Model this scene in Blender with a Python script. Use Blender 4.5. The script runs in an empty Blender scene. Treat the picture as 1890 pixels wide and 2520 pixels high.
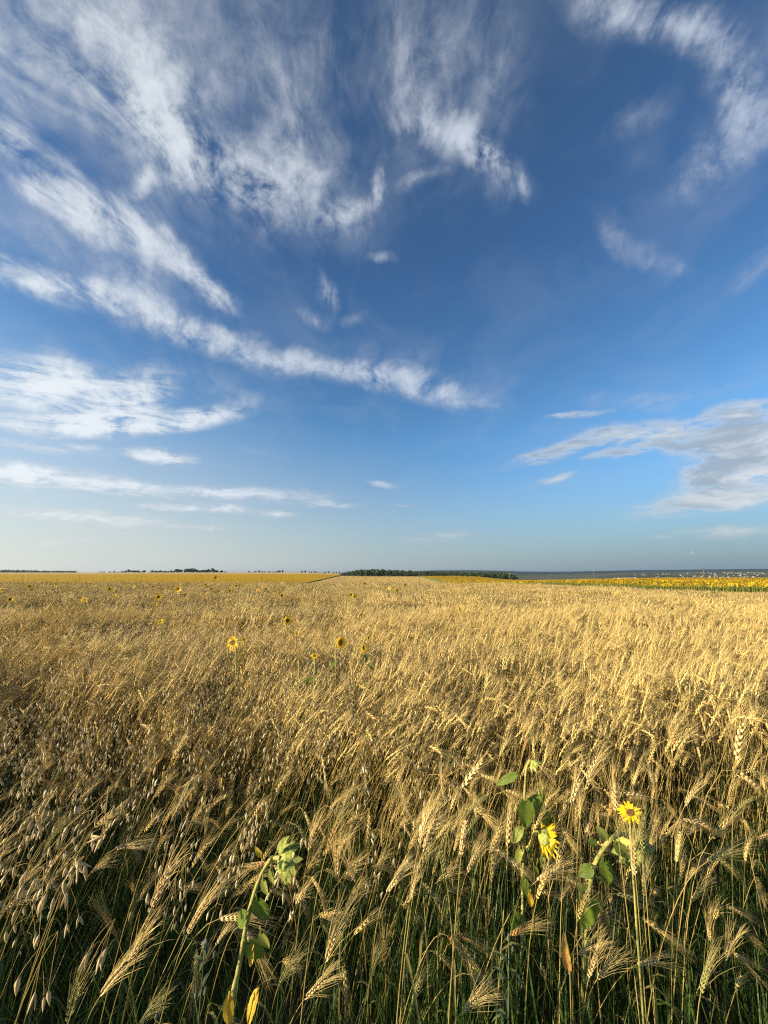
import bpy, math, random
import numpy as np
from mathutils import Vector, Matrix
scene = bpy.context.scene
COL = scene.collection
R = math.radians

# ------------------------------------------------------------------ camera
CAM_Z, PITCH, FPX = 1.65, R(9.0), 946.0           # focal length in pixels of the 1890 wide photograph
cam_data = bpy.data.cameras.new("camera")
cam_data.sensor_fit = 'HORIZONTAL'
cam_data.sensor_width = 24.0
cam_data.lens = 24.0 * FPX / 1890.0
cam_data.clip_start = 0.02
cam_data.clip_end = 60000
cam = bpy.data.objects.new("camera", cam_data)
cam.location = (0, 0, CAM_Z)
cam.rotation_euler = (R(90) + PITCH, 0, 0)
COL.objects.link(cam)
scene.camera = cam
FWD = Vector((0, math.cos(PITCH), math.sin(PITCH)))
UPV = Vector((0, -math.sin(PITCH), math.cos(PITCH)))

def ray(px, py):
    return Vector((1, 0, 0)) * ((px - 945) / FPX) + UPV * ((1260 - py) / FPX) + FWD

def at(px, py, depth):
    """world point that lies depth metres along the optical axis behind a point of the photograph"""
    return Vector((0, 0, CAM_Z)) + ray(px, py) * depth

# ------------------------------------------------------------------ sun, sky, exposure
SUN_ELEV, SUN_AZ = R(17.5), R(-107)                  # azimuth from +Y, positive to the right
sun_dir = Vector((math.sin(SUN_AZ) * math.cos(SUN_ELEV), math.cos(SUN_AZ) * math.cos(SUN_ELEV), math.sin(SUN_ELEV)))
sd = bpy.data.lights.new("sun", 'SUN')
sd.energy = 5.0
sd.angle = R(0.53)
sd.color = (1.0, 0.80, 0.52)
sun = bpy.data.objects.new("sun", sd)
sun.rotation_euler = sun_dir.to_track_quat('Z', 'Y').to_euler()
COL.objects.link(sun)
scene.view_settings.view_transform = 'Standard'
scene.view_settings.look = 'None'
scene.view_settings.exposure = 1.2
scene.view_settings.gamma = 1.0

world = bpy.data.worlds.new("World")
scene.world = world
world.use_nodes = True
WT = world.node_tree
WT.nodes.clear()

class NT:
    """terse node building"""
    def __init__(s, tree): s.t = tree
    def n(s, kind, **kw):
        nd = s.t.nodes.new(kind)
        for k, v in kw.items(): setattr(nd, k, v)
        return nd
    def link(s, a, b): s.t.links.new(a, b)
    def put(s, sock, v):
        if hasattr(v, 'is_linked') or isinstance(v, bpy.types.NodeSocket): s.link(v, sock)
        else: sock.default_value = v
    def math(s, op, a, b=0.0, c=0.0, clamp=False):
        nd = s.n('ShaderNodeMath', operation=op, use_clamp=clamp)
        s.put(nd.inputs[0], a); s.put(nd.inputs[1], b); s.put(nd.inputs[2], c)
        return nd.outputs[0]
    def vmath(s, op, a, b=None, scale=None):
        nd = s.n('ShaderNodeVectorMath', operation=op)
        s.put(nd.inputs[0], a)
        if b is not None: s.put(nd.inputs[1], b)
        if scale is not None: s.put(nd.inputs['Scale'], scale)
        return nd.outputs[1] if op in ('LENGTH', 'DOT_PRODUCT') else nd.outputs[0]
    def noise(s, vec, scale, detail=4.0, rough=0.5, dist=0.0, col=False):
        nd = s.n('ShaderNodeTexNoise')
        if vec is not None: s.link(vec, nd.inputs['Vector'])
        nd.inputs['Scale'].default_value = scale
        nd.inputs['Detail'].default_value = detail
        nd.inputs['Roughness'].default_value = rough
        nd.inputs['Distortion'].default_value = dist
        return nd.outputs['Color' if col else 'Fac']
    def rng(s, v, a, b, c=0.0, d=1.0, smooth=False):
        nd = s.n('ShaderNodeMapRange', interpolation_type='SMOOTHSTEP' if smooth else 'LINEAR')
        s.put(nd.inputs[0], v)
        for i, q in zip((1, 2, 3, 4), (a, b, c, d)): s.put(nd.inputs[i], q)
        return nd.outputs[0]
    def mix(s, f, a, b, kind='MIX'):
        nd = s.n('ShaderNodeMix', data_type='RGBA', blend_type=kind)
        s.put(nd.inputs[0], f); s.put(nd.inputs[6], a); s.put(nd.inputs[7], b)
        return nd.outputs[2]
    def ramp(s, f, stops):
        nd = s.n('ShaderNodeValToRGB')
        s.put(nd.inputs[0], f)
        el = nd.color_ramp.elements
        while len(el) < len(stops): el.new(0.5)
        for e, (p, c) in zip(el, stops):
            e.position = p; e.color = (*c, 1) if len(c) == 3 else c
        return nd.outputs[0]

def build_sky():
    g = NT(WT)
    out = g.n('ShaderNodeOutputWorld')
    bg = g.n('ShaderNodeBackground')
    g.link(bg.outputs[0], out.inputs[0])
    sky = g.n('ShaderNodeTexSky', sky_type='NISHITA', sun_disc=False)
    sky.sun_elevation = SUN_ELEV
    sky.sun_rotation = SUN_AZ
    sky.altitude = 300
    sky.air_density = 1.0
    sky.dust_density = 1.4
    sky.ozone_density = 2.6
    tc = g.n('ShaderNodeTexCoord')
    d = tc.outputs['Generated']
    sep = g.n('ShaderNodeSeparateXYZ'); g.link(d, sep.inputs[0])
    dx, dy, dz = sep.outputs
    # flat cloud layer seen from below (softened towards the horizon like a curved earth)
    den = g.math('ADD', g.math('MAXIMUM', dz, 0.0), 0.10)
    pl = g.n('ShaderNodeCombineXYZ')
    g.link(g.math('DIVIDE', dx, den), pl.inputs[0]); g.link(g.math('DIVIDE', dy, den), pl.inputs[1])
    P = pl.outputs[0]
    # stereographic sky chart centred on the northern horizon: clouds are placed on it
    den2 = g.math('ADD', dy, 1.02)
    st = g.n('ShaderNodeCombineXYZ')
    g.link(g.math('DIVIDE', dx, den2), st.inputs[0]); g.link(g.math('DIVIDE', dz, den2), st.inputs[1])
    S = st.outputs[0]
    # ragged warp of the chart
    w1 = g.vmath('SUBTRACT', g.noise(P, 1.3, 3, 0.5, col=True), (0.5, 0.5, 0.5))
    w2 = g.vmath('SUBTRACT', g.noise(S, 13.0, 7, 0.60, col=True), (0.5, 0.5, 0.5))
    Sw = g.vmath('ADD', S, g.vmath('ADD', g.vmath('MULTIPLY', w1, (0.06, 0.045, 0)), g.vmath('MULTIPLY', w2, (0.055, 0.045, 0))))

    def chart(px, py):
        v = ray(px * 1890 / 1659, py * 1890 / 1659).normalized()
        return Vector((v.x / (1.02 + v.y), v.z / (1.02 + v.y)))

    def strokes(items, vec):
        acc = None
        for (x0, y0, x1, y1, w, amp) in items:
            a, b = chart(x0, y0), chart(x1, y1)
            m = (a + b) / 2
            L = math.hypot(x1 - x0, y1 - y0)
            nx, ny = (-(y1 - y0) / L, (x1 - x0) / L) if L > 1 else (0, 1)
            cxp, cyp = (x0 + x1) / 2, (y0 + y1) / 2
            hw = (chart(cxp + nx * w, cyp + ny * w) - chart(cxp - nx * w, cyp - ny * w)).length / 2 * 1.5
            hl = (b - a).length / 2 * 1.15 + hw
            mp = g.n('ShaderNodeMapping', vector_type='TEXTURE')
            g.link(vec, mp.inputs[0])
            mp.inputs[1].default_value = (m.x, m.y, 0)
            mp.inputs[2].default_value = (0, 0, math.atan2(b.y - a.y, b.x - a.x))
            mp.inputs[3].default_value = (hl, hw, 1)
            gr = g.n('ShaderNodeTexGradient', gradient_type='SPHERICAL')
            g.link(mp.outputs[0], gr.inputs[0])
            f = gr.outputs['Fac']
            acc = g.math('MULTIPLY', f, amp * 1.5) if acc is None else g.math('MULTIPLY_ADD', f, amp * 1.5, acc)
        return acc

    cirrus = [
        (200, -40, 420, 330, 110, .20), (470, 0, 700, 300, 100, .18), (850, -40, 900, 240, 70, .20), (1040, -40, 1120, 300, 60, .22), (1690, 60, 1500, 430, 50, .22),
        (-60, 380, 420, 620, 140, .16), (-60, 60, 260, 260, 180, .12),
        (60, 20, 470, 400, 120, .50), (170, -60, 330, 240, 120, .42), (330, 265, 480, 410, 44, 1.1), (270, 425, 360, 385, 24, .55),
        (-20, 60, 60, 180, 60, .4), (400, 0, 760, 420, 130, .40), (540, 390, 720, 480, 75, .70), (520, 330, 560, 490, 30, .4), (690, 497, 800, 430, 24, .60), (790, 440, 832, 360, 14, .60),
        (540, 500, 600, 330, 50, .40), (-20, 230, 170, 470, 46, .95), (120, 440, 380, 560, 42, .72), (330, 530, 480, 640, 30, .62), (420, 590, 495, 655, 24, .75),
        (100, 420, 330, 490, 40, .45), (-30, 580, 250, 655, 26, .9), (200, 635, 480, 742, 34, .9), (400, 722, 800, 808, 30, .95), (740, 795, 1070, 862, 28, 1.05),
        (700, 750, 1020, 810, 60, .28), (0, 500, 450, 680, 80, .28), (-60, 560, 130, 660, 22, .5),
        (640, 20, 800, 130, 90, .30), (960, -20, 1000, 300, 150, .34), (880, 250, 1020, 330, 46, .70), (1010, 320, 1150, 405, 36, .80), (1015, 300, 1085, 425, 34, .55),
        (850, 420, 960, 390, 16, .45), (1125, 380, 1152, 425, 14, .4), (900, 60, 920, 300, 60, .25),
        (1240, -40, 1420, 40, 70, .85), (1380, 20, 1560, 110, 62, .85), (1500, 90, 1690, 270, 62, .72), (1690, -20, 1560, 380, 80, .36), (1690, 270, 1480, 410, 45, .50),
        (1320, 295, 1440, 240, 26, .52), (1380, 350, 1420, 310, 30, .22), (1295, 470, 1360, 540, 28, .42), (1340, 530, 1480, 605, 30, .50), (1580, 630, 1690, 530, 28, .60),
        (645, 675, 700, 690, 15, .7), (690, 600, 715, 670, 17, .75), (755, 690, 785, 680, 13, .5), (803, 560, 852, 560, 13, .7),
        (1180, 845, 1380, 860, 26, .40), (1380, 865, 1610, 822, 18, .50), (500, 950, 620, 985, 12, .25), (1190, 670, 1260, 760, 24, .14),
        (120, 755, 195, 830, 34, .75), (430, 900, 545, 850, 22, .65), (380, 780, 520, 860, 34, .35), (260, 790, 340, 870, 30, .55)]
    low = [
        (0, 825, 190, 835, 58, .80), (-30, 908, 370, 922, 22, .95), (225, 900, 335, 835, 52, .75), (320, 915, 525, 885, 22, .85),
        (280, 972, 420, 990, 16, .85), (-20, 945, 280, 980, 13, .38), (-20, 1015, 120, 1030, 26, .75), (0, 1030, 310, 1050, 24, .60), (200, 1050, 720, 1075, 17, .65),
        (230, 1082, 640, 1108, 10, .60), (640, 1090, 780, 1095, 7, .55), (-20, 1105, 390, 1130, 18, .60), (370, 1137, 560, 1137, 7, .45), (-20, 1160, 330, 1170, 22, .40),
        (1110, 1000, 1330, 935, 17, .75), (1290, 940, 1530, 915, 24, .80), (1270, 992, 1440, 955, 11, .80), (1530, 893, 1680, 868, 20, .95),
        (1540, 985, 1700, 935, 52, 1.1), (1500, 1050, 1700, 1010, 46, 1.15), (1420, 960, 1640, 930, 22, .7), (1370, 1108, 1680, 1070, 22, .70), (1480, 1155, 1680, 1145, 14, .5),
        (1180, 903, 1320, 889, 7, .7), (1160, 1047, 1240, 1020, 8, .5), (800, 1043, 865, 1053, 8, .6), (870, 1168, 1010, 1155, 10, .35), (830, 1092, 900, 1092, 4, .4),
        (1492, 1206, 1496, 1194, 4, .28), (1400, 1165, 1480, 1160, 6, .3), (560, 1110, 640, 1108, 7, .5)]
    c1 = strokes(cirrus, Sw)
    Sl = g.vmath('ADD', S, g.vmath('ADD', g.vmath('MULTIPLY', w2, (0.05, 0.022, 0)), g.vmath('MULTIPLY', w1, (0.03, 0.012, 0))))
    c2 = g.math('MULTIPLY', strokes(low, Sl), 1.25)
    # drawn-out ice filaments
    wp = g.vmath('ADD', P, g.vmath('MULTIPLY', g.vmath('SUBTRACT', g.noise(P, 1.6, 3, 0.5, col=True), (0.5, 0.5, 0.5)), (0.75, 0.75, 0)))
    f1 = g.noise(g.vmath('MULTIPLY', wp, (11.5, 2.4, 1)), 1.0, 9, 0.63)
    f2 = g.noise(g.vmath('MULTIPLY', wp, (3.2, 2.0, 1)), 1.0, 5, 0.55)
    f4 = g.noise(g.vmath('ADD', g.vmath('MULTIPLY', S, (30, 25, 1)), g.vmath('MULTIPLY', w1, (3.5, 3.5, 0))), 1.0, 9, 0.66, 0.25)
    tex = g.math('ADD', g.math('ADD', f1, f2), g.math('MULTIPLY', f4, 1.2))
    tex = g.rng(tex, 1.24, 2.05, 0.0, 1.9)
    k1 = g.math('MULTIPLY', g.math('SUBTRACT', 1.0, g.math('EXPONENT', g.math('MULTIPLY', g.math('POWER', g.math('MULTIPLY', c1, tex), 1.75), -0.78))), 0.84)
    wl = g.vmath('MULTIPLY', S, (16.0, 62.0, 1))
    f3 = g.noise(wl, 1.0, 8, 0.68, 0.9)
    t3 = g.rng(g.math('MULTIPLY_ADD', f4, 0.6, f3), 0.58, 1.04, 0.0, 1.9)
    k2 = g.math('MULTIPLY', g.math('SUBTRACT', 1.0, g.math('EXPONENT', g.math('MULTIPLY', g.math('POWER', g.math('MULTIPLY', c2, t3), 1.6), -1.5))), 0.93)
    veil = g.math('MULTIPLY', g.rng(f2, 0.45, 0.8, 0, 0.16), g.rng(dz, 0.05, 0.4))
    k = g.math('SUBTRACT', 1.0, g.math('MULTIPLY', g.math('SUBTRACT', 1.0, k1), g.math('MULTIPLY', g.math('SUBTRACT', 1.0, k2), g.math('SUBTRACT', 1.0, veil))), clamp=True)
    # cloud colour: warmer and brighter on the sun's side, grey bellies in the low bank on the right
    toward = g.vmath('DOT_PRODUCT', d, tuple(sun_dir))
    cc = g.mix(g.rng(toward, -0.8, 0.6), (4.0, 4.7, 6.1, 1), (7.0, 7.4, 7.6, 1))
    low_right = g.math('MULTIPLY', g.rng(toward, 0.0, -0.5), g.rng(dz, 0.42, 0.34))
    cc = g.mix(low_right, cc, (5.6, 5.9, 6.2, 1))
    belly = g.math('MULTIPLY', low_right, g.math('MULTIPLY', g.rng(k2, 0.45, 0.85, smooth=True), g.rng(g.noise(g.vmath('MULTIPLY', S, (10, 34, 1)), 1.0, 6, 0.62, 0.5), 0.36, 0.58, smooth=True)))
    cc = g.mix(g.math('MULTIPLY', belly, 0.9), cc, (2.6, 3.25, 4.0, 1))
    cc = g.mix(g.rng(dz, 0.18, 0.0, 0, 0.55), cc, (6.7, 6.5, 6.1, 1))
    # the air: bluer overhead than the model's, dull over the far right horizon
    gain = g.ramp(dz, [(0, (.47, .60, .68)), (.20, (.47, .67, .78)), (.33, (.47, .72, .84)), (.65, (.36, .545, .69)), (.88, (.38, .51, .60))])
    gain = g.vmath('SCALE', gain, scale=2.0)
    base = g.mix(1.0, sky.outputs[0], gain, 'MULTIPLY')
    side = g.rng(dx, -0.75, 0.65)
    murk = g.ramp(side, [(0, (.74, .76, .71)), (.5, (.44, .52, .55)), (1, (.24, .32, .385))])
    base = g.mix(g.math('MULTIPLY', g.math('POWER', g.rng(dz, g.rng(side, 0.0, 0.7, 0.54, 0.30), 0.0), 1.55), 0.93), base, g.vmath('SCALE', murk, scale=9.2))
    cc = g.vmath('SCALE', cc, scale=g.rng(k, 0.15, 0.85, 0.84, 1.12))
    tot = g.mix(k, base, cc)
    g.link(tot, bg.inputs[0])
    bg.inputs[1].default_value = 0.05
    return g
build_sky()
world.cycles.sampling_method = 'MANUAL'
world.cycles.sample_map_resolution = 256
scene.cycles.use_adaptive_sampling = True
scene.cycles.adaptive_threshold = 0.004
scene.cycles.use_denoising = False
scene.cycles.filter_width = 1.2
scene.cycles.denoiser = 'OPENIMAGEDENOISE'
scene.cycles.denoising_input_passes = 'RGB_ALBEDO_NORMAL'

# ------------------------------------------------------------------ helpers
class MB:
    """collects tubes, ribbons, spindles and sheets; build() links them as ONE mesh object"""
    def __init__(s): s.v, s.f, s.m, s.k = [], [], [], 0
    def mat(s, k): s.k = k; return s
    def face(s, *idx): s.f.append(idx); s.m.append(s.k)
    def tube(s, pts, rad, n=5, cap=True):
        N = len(pts)
        if not hasattr(rad, '__len__'): rad = [rad] * N
        base = len(s.v); ref = None
        for i, p in enumerate(pts):
            t = (pts[min(i + 1, N - 1)] - pts[max(i - 1, 0)])
            t = t.normalized() if t.length > 1e-9 else Vector((0, 0, 1))
            if ref is None: ref = t.orthogonal().normalized()
            a = (ref - t * ref.dot(t)); a = a.normalized() if a.length > 1e-6 else t.orthogonal().normalized()
            ref = a; b = t.cross(a)
            for k in range(n):
                w = 2 * math.pi * k / n
                s.v.append(p + (a * math.cos(w) + b * math.sin(w)) * rad[i])
        for i in range(N - 1):
            for k in range(n):
                q = base + i * n
                s.face(q + k, q + (k + 1) % n, q + n + (k + 1) % n, q + n + k)
        if cap:
            s.face(*[base + k for k in range(n)][::-1]); s.face(*[base + (N - 1) * n + k for k in range(n)])
        return s
    def ribbon(s, pts, wid, nrm, fold=0.0):
        """a leaf blade: two strips folded along the midrib"""
        N = len(pts); base = len(s.v)
        for i, p in enumerate(pts):
            t = (pts[min(i + 1, N - 1)] - pts[max(i - 1, 0)]).normalized()
            sd_ = t.cross(nrm); sd_ = sd_.normalized() if sd_.length > 1e-6 else t.orthogonal().normalized()
            up_ = sd_.cross(t)
            w = wid[i] / 2
            if fold: s.v += [p - sd_ * w + up_ * w * fold, p, p + sd_ * w + up_ * w * fold]
            else: s.v += [p - sd_ * w, p + sd_ * w]
        c = 3 if fold else 2
        for i in range(N - 1):
            q = base + i * c
            for k in range(c - 1): s.face(q + k, q + k + 1, q + c + k + 1, q + c + k)
        return s
    def needle(s, p, d, L, w, bend=None, seg=2, n=3):
        pts = []
        for i in range(seg + 1):
            t = i / seg
            q = p + d * (L * t)
            if bend is not None: q = q + bend * (t * t * L)
            pts.append(q)
        base = len(s.v); ax = d.orthogonal().normalized(); bx = d.cross(ax).normalized()
        for i, q in enumerate(pts[:-1]):
            r = w * (1 - 0.55 * i / seg)
            for k in range(n):
                a = 2 * math.pi * k / n
                s.v.append(q + (ax * math.cos(a) + bx * math.sin(a)) * r)
        s.v.append(pts[-1]); tip = len(s.v) - 1
        for i in range(seg - 1):
            for k in range(n):
                q = base + i * n
                s.face(q + k, q + (k + 1) % n, q + n + (k + 1) % n, q + n + k)
        q = base + (seg - 1) * n
        for k in range(n): s.face(q + k, q + (k + 1) % n, tip)
        return s
    def spindle(s, p0, d, L, r, n=5, prof=((0, .12), (.22, .8), (.5, 1.), (.8, .62), (1, .06)), flat=1.0, side=None):
        a = side if side is not None else d.orthogonal().normalized()
        a = (a - d * a.dot(d)).normalized(); b = d.cross(a).normalized()
        base = len(s.v)
        for t, q in prof:
            for k in range(n):
                w = 2 * math.pi * k / n
                s.v.append(p0 + d * (L * t) + (a * math.cos(w) + b * (math.sin(w) * flat)) * (r * q))
        for i in range(len(prof) - 1):
            for k in range(n):
                q = base + i * n
                s.face(q + k, q + (k + 1) % n, q + n + (k + 1) % n, q + n + k)
        return s
    def box(s, c, dx, dy, dz):
        b = len(s.v); c = Vector(c)
        for z in (-1, 1):
            for y in (-1, 1):
                for x in (-1, 1): s.v.append(c + Vector((x * dx / 2, y * dy / 2, z * dz / 2)))
        for q in ((0, 2, 3, 1), (4, 5, 7, 6), (0, 1, 5, 4), (2, 6, 7, 3), (0, 4, 6, 2), (1, 3, 7, 5)): s.face(*[b + i for i in q])
        return s
    def build(s, name, mats, parent=None, smooth=True, origin=None):
        me = bpy.data.meshes.new(name)
        o0 = origin if origin is not None else (world_loc(parent) if parent else Vector((0, 0, 0)))
        me.from_pydata([tuple(v - o0) for v in s.v], [], s.f)
        mats = mats if isinstance(mats, (list, tuple)) else [mats]
        for m in mats: me.materials.append(m)
        if len(mats) > 1: me.polygons.foreach_set('material_index', s.m)
        me.polygons.foreach_set('use_smooth', [smooth] * len(s.f))
        me.update()
        o = bpy.data.objects.new(name, me)
        COL.objects.link(o)
        if parent: o.parent = parent
        elif origin is not None: o.location = origin
        return o

def world_loc(o):
    v = Vector((0, 0, 0))
    while o is not None:
        v = v + o.location; o = o.parent
    return v

def tag(o, label=None, cat=None, group=None, kind=None):
    if label: o['label'] = label
    if cat: o['category'] = cat
    if group: o['group'] = group
    if kind: o['kind'] = kind
    return o

def empty(name, loc, label, cat, group=None):
    o = bpy.data.objects.new(name, None)
    o.empty_display_size = 0.1
    o.location = loc
    COL.objects.link(o)
    return tag(o, label, cat, group)

def copy_tree(o, parent=None):
    c = o.copy(); COL.objects.link(c)
    if parent: c.parent = parent
    for ch in list(o.children): copy_tree(ch, c)
    return c

def sm(a, b, x):
    t = np.clip((x - a) / (b - a), 0, 1)
    return t * t * (3 - 2 * t)

def hermite(p0, t0, p1, t1, n):
    out = []
    for i in range(n + 1):
        t = i / n
        h00, h10, h01, h11 = 2*t**3 - 3*t*t + 1, t**3 - 2*t*t + t, -2*t**3 + 3*t*t, t**3 - t*t
        out.append(p0 * h00 + t0 * h10 + p1 * h01 + t1 * h11)
    return out

# ------------------------------------------------------------------ materials
def surf(name, ramp_stops, rough=0.7, trans=0.0, by='island', scale=8.0, spec=0.3, noise_amt=0.0, bump=0.0, coords='Object', detail=4):
    m = bpy.data.materials.new(name); m.use_nodes = True
    t = m.node_tree; t.nodes.clear(); g = NT(t)
    out = g.n('ShaderNodeOutputMaterial')
    tc = g.n('ShaderNodeTexCoord')
    nz = g.noise(tc.outputs[coords] if coords != 'Position' else g.n('ShaderNodeNewGeometry').outputs['Position'], scale, detail, 0.6)
    if by == 'island':
        f = g.n('ShaderNodeNewGeometry').outputs['Random Per Island']
        if noise_amt: f = g.math('ADD', g.math('MULTIPLY', f, 1 - noise_amt), g.math('MULTIPLY', g.rng(nz, .3, .7), noise_amt))
    elif by == 'object':
        f = g.n('ShaderNodeObjectInfo').outputs['Random']
    else:
        f = g.rng(nz, 0.3, 0.7)
    c = g.ramp(f, ramp_stops)
    p = g.n('ShaderNodeBsdfPrincipled')
    g.link(c, p.inputs['Base Color'])
    p.inputs['Roughness'].default_value = rough
    p.inputs['Specular IOR Level'].default_value = spec
    if bump:
        b = g.n('ShaderNodeBump'); b.inputs['Strength'].default_value = bump
        g.link(nz, b.inputs['Height']); g.link(b.outputs[0], p.inputs['Normal'])
    s_ = p.outputs[0]
    if trans:
        tr = g.n('ShaderNodeBsdfTranslucent'); g.link(c, tr.inputs[0])
        mx = g.n('ShaderNodeMixShader'); mx.inputs[0].default_value = trans
        g.link(s_, mx.inputs[1]); g.link(tr.outputs[0], mx.inputs[2]); s_ = mx.outputs[0]
    g.link(s_, out.inputs[0])
    return m

def rs(*cols):
    n = len(cols)
    return [(i / (n - 1), c) for i, c in enumerate(cols)]

M = {}
M['stem'] = surf('straw_stem', rs((.23, .16, .04), (.40, .285, .08), (.31, .24, .065), (.48, .36, .12), (.16, .165, .035)), .55, .12, spec=.35, noise_amt=.3, scale=.35, coords='Position')
M['ear'] = surf('wheat_ear', rs((.50, .35, .095), (.72, .54, .19), (.62, .46, .145), (.80, .65, .28), (.45, .365, .11)), .6, .18, spec=.3, noise_amt=.35, scale=.35, coords='Position')
M['awn'] = surf('wheat_awn', rs((.62, .46, .165), (.76, .61, .265), (.54, .41, .14)), .45, .25, spec=.5, noise_amt=.3, scale=.35, coords='Position')
M['ear_pale'] = surf('ivory_wheat_ear', rs((.66, .47, .20), (.78, .62, .33), (.70, .53, .25)), .55, .15, spec=.35)
M['ear_green'] = surf('unripe_ear', rs((.26, .27, .08), (.36, .34, .13), (.30, .32, .12)), .6, .2)
M['awn_green'] = surf('unripe_awn', rs((.33, .31, .10), (.42, .38, .16)), .5, .25)
M['ear_red'] = surf('reddish_ear', rs((.42, .22, .07), (.55, .31, .11), (.48, .28, .10)), .6, .18)
M['dryleaf'] = surf('dry_blade', rs((.30, .22, .08), (.42, .32, .13), (.24, .22, .06), (.16, .18, .04)), .65, .3)
M['oat'] = surf('oat_glume', rs((.60, .49, .25), (.74, .64, .40), (.52, .41, .20), (.80, .72, .50), (.46, .40, .18)), .5, .3, spec=.4)
M['grass'] = surf('green_grass', rs((.035, .08, .012), (.065, .135, .02), (.11, .17, .03), (.05, .10, .016)), .5, .35, spec=.4)
M['soil'] = surf('soil', rs((.035, .025, .016), (.07, .05, .032), (.05, .038, .022)), .95, by='noise', scale=14, bump=.4)
M['sf_stem'] = surf('sunflower_stem', rs((.16, .15, .04), (.30, .30, .075), (.40, .36, .13), (.24, .19, .07)), .75, .05, by='noise', scale=60, bump=.6, spec=.2)
M['sf_leaf'] = surf('sunflower_leaf', rs((.09, .17, .022), (.18, .26, .04), (.12, .20, .03), (.26, .30, .06)), .55, .42, by='noise', scale=90, spec=.35, bump=.5)
M['sf_leaf_pale'] = surf('pale_sunflower_leaf', rs((.17, .23, .04), (.34, .38, .09), (.26, .30, .06)), .6, .35, by='noise', scale=90, bump=.5)
M['sf_leaf_yellow'] = surf('yellowed_leaf', rs((.55, .34, .03), (.68, .46, .05), (.40, .25, .04)), .65, .35, by='noise', scale=22, bump=.2)
M['sf_leaf_brown'] = surf('withered_leaf', rs((.36, .20, .05), (.52, .31, .08), (.26, .14, .04)), .7, .3, by='noise', scale=60, bump=.5)
M['sf_head'] = surf('sunflower_receptacle', rs((.24, .30, .055), (.42, .46, .12), (.32, .38, .08)), .7, .15, by='noise', scale=140, bump=.7, spec=.2)
M['bract'] = surf('sunflower_bract', rs((.24, .30, .055), (.42, .45, .12), (.15, .21, .035), (.36, .34, .10)), .65, .3, noise_amt=.4, scale=120, bump=.4)
M['petal'] = surf('sunflower_petal', rs((.86, .56, .01), (.88, .66, .02), (.82, .48, .01)), .55, .35)
M['disc'] = surf('sunflower_disc', rs((.035, .018, .008), (.10, .05, .012), (.16, .09, .015)), .85, by='noise', scale=220, bump=.8)
M['wood'] = surf('pole_wood', rs((.10, .08, .06), (.16, .13, .10)), .85, by='noise', scale=3)
M['trunk'] = surf('bark', rs((.05, .04, .03), (.09, .07, .05)), .9, by='noise', scale=4)
M['crown'] = surf('tree_foliage', rs((.020, .040, .012), (.045, .075, .020), (.030, .055, .015), (.065, .095, .030)), .7, .2)
M['weed'] = surf('thistle_green', rs((.07, .10, .04), (.13, .16, .07)), .65, .2)
M['purple'] = surf('thistle_purple', rs((.30, .14, .28), (.42, .24, .38)), .7, .2)
M['fluff'] = surf('thistle_down', rs((.62, .58, .50), (.75, .72, .66)), .8, .4)
M['plaster'] = surf('house_plaster', rs((.34, .32, .30), (.20, .18, .16), (.52, .50, .47), (.16, .12, .10), (.26, .23, .20)), .8, by='object')
M['roof'] = surf('house_roof', rs((.22, .10, .07), (.25, .24, .24), (.40, .40, .40), (.15, .16, .19)), .6, by='object')

# ------------------------------------------------------------------ the land
NZ = np.random.default_rng(5)
_ph = NZ.uniform(0, 6.28, (24, 2))
def wob(x, y, scale, k=0):
    """smooth pseudo noise, about -1..1"""
    a = 0
    for i in range(5):
        th = 1.3 * i + 0.7 * k + _ph[i + k][0]
        f = (1 + .45 * i) / scale
        a = a + np.sin((x * math.cos(th) + y * math.sin(th)) * f * 6.28 + _ph[i + k][1]) / (1 + .35 * i)
    return a / 2.4

_by = [-100, 0, 18, 28, 40, 80, 150, 280, 335, 450, 640, 900, 2000, 60000]
_bz = [0, 0, -.01, -.07, -.42, -1.6, -3.8, -7.6, -7.55, -6.5, -5.1, -4.4, -3.5, -3.5]
def land(x, y):
    x = np.asarray(x, float); y = np.asarray(y, float)
    z = (np.interp(y, _by, _bz) + np.interp(y * 1.05, _by, _bz) + np.interp(y * .95, _by, _bz)) / 3
    b = x / np.maximum(y, 1.0)
    z = z - .85 * sm(8, 31, x) * (1 - sm(45, 110, y))
    # the swell under the sunflowers on the right, then the drop into the valley
    z = z + 3.0 * sm(.30, .75, b) * sm(90, 280, y) * (1 - sm(330, 700, y))
    z = z - 20 * sm(.20, .42, b) * sm(330, 900, y)
    # left: long rise with stubble and tree rows on top
    lf = sm(.02, .22, -b)
    z = z + lf * (2.6 * sm(380, 700, y) + 4.1 * sm(720, 900, y) - 6.0 * sm(920, 1500, y))
    z = z + sm(.02, -.10, b) * (1 - lf) * 2.6 * sm(640, 900, y)
    # village slope and far wooded ridges
    z = z + sm(.42, .95, b) * 17 * sm(1300, 2500, y) + 14 * sm(.42, .7, b) * sm(1500, 3000, y)
    rg = sm(-.06, .16, b)
    z = z + rg * (32 + 6 * wob(x, y, 5200)) * sm(2600, 4200, y)
    z = z + rg * (6 + 5 * wob(x, y * .3, 4000, 3)) * sm(5200, 8500, y)
    r = np.hypot(x, y)
    return z + .05 * wob(x, y, 23, 2) * sm(60, 200, y) 
def land1(x, y): return float(land(np.array([x]), np.array([y]))[0])

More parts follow.
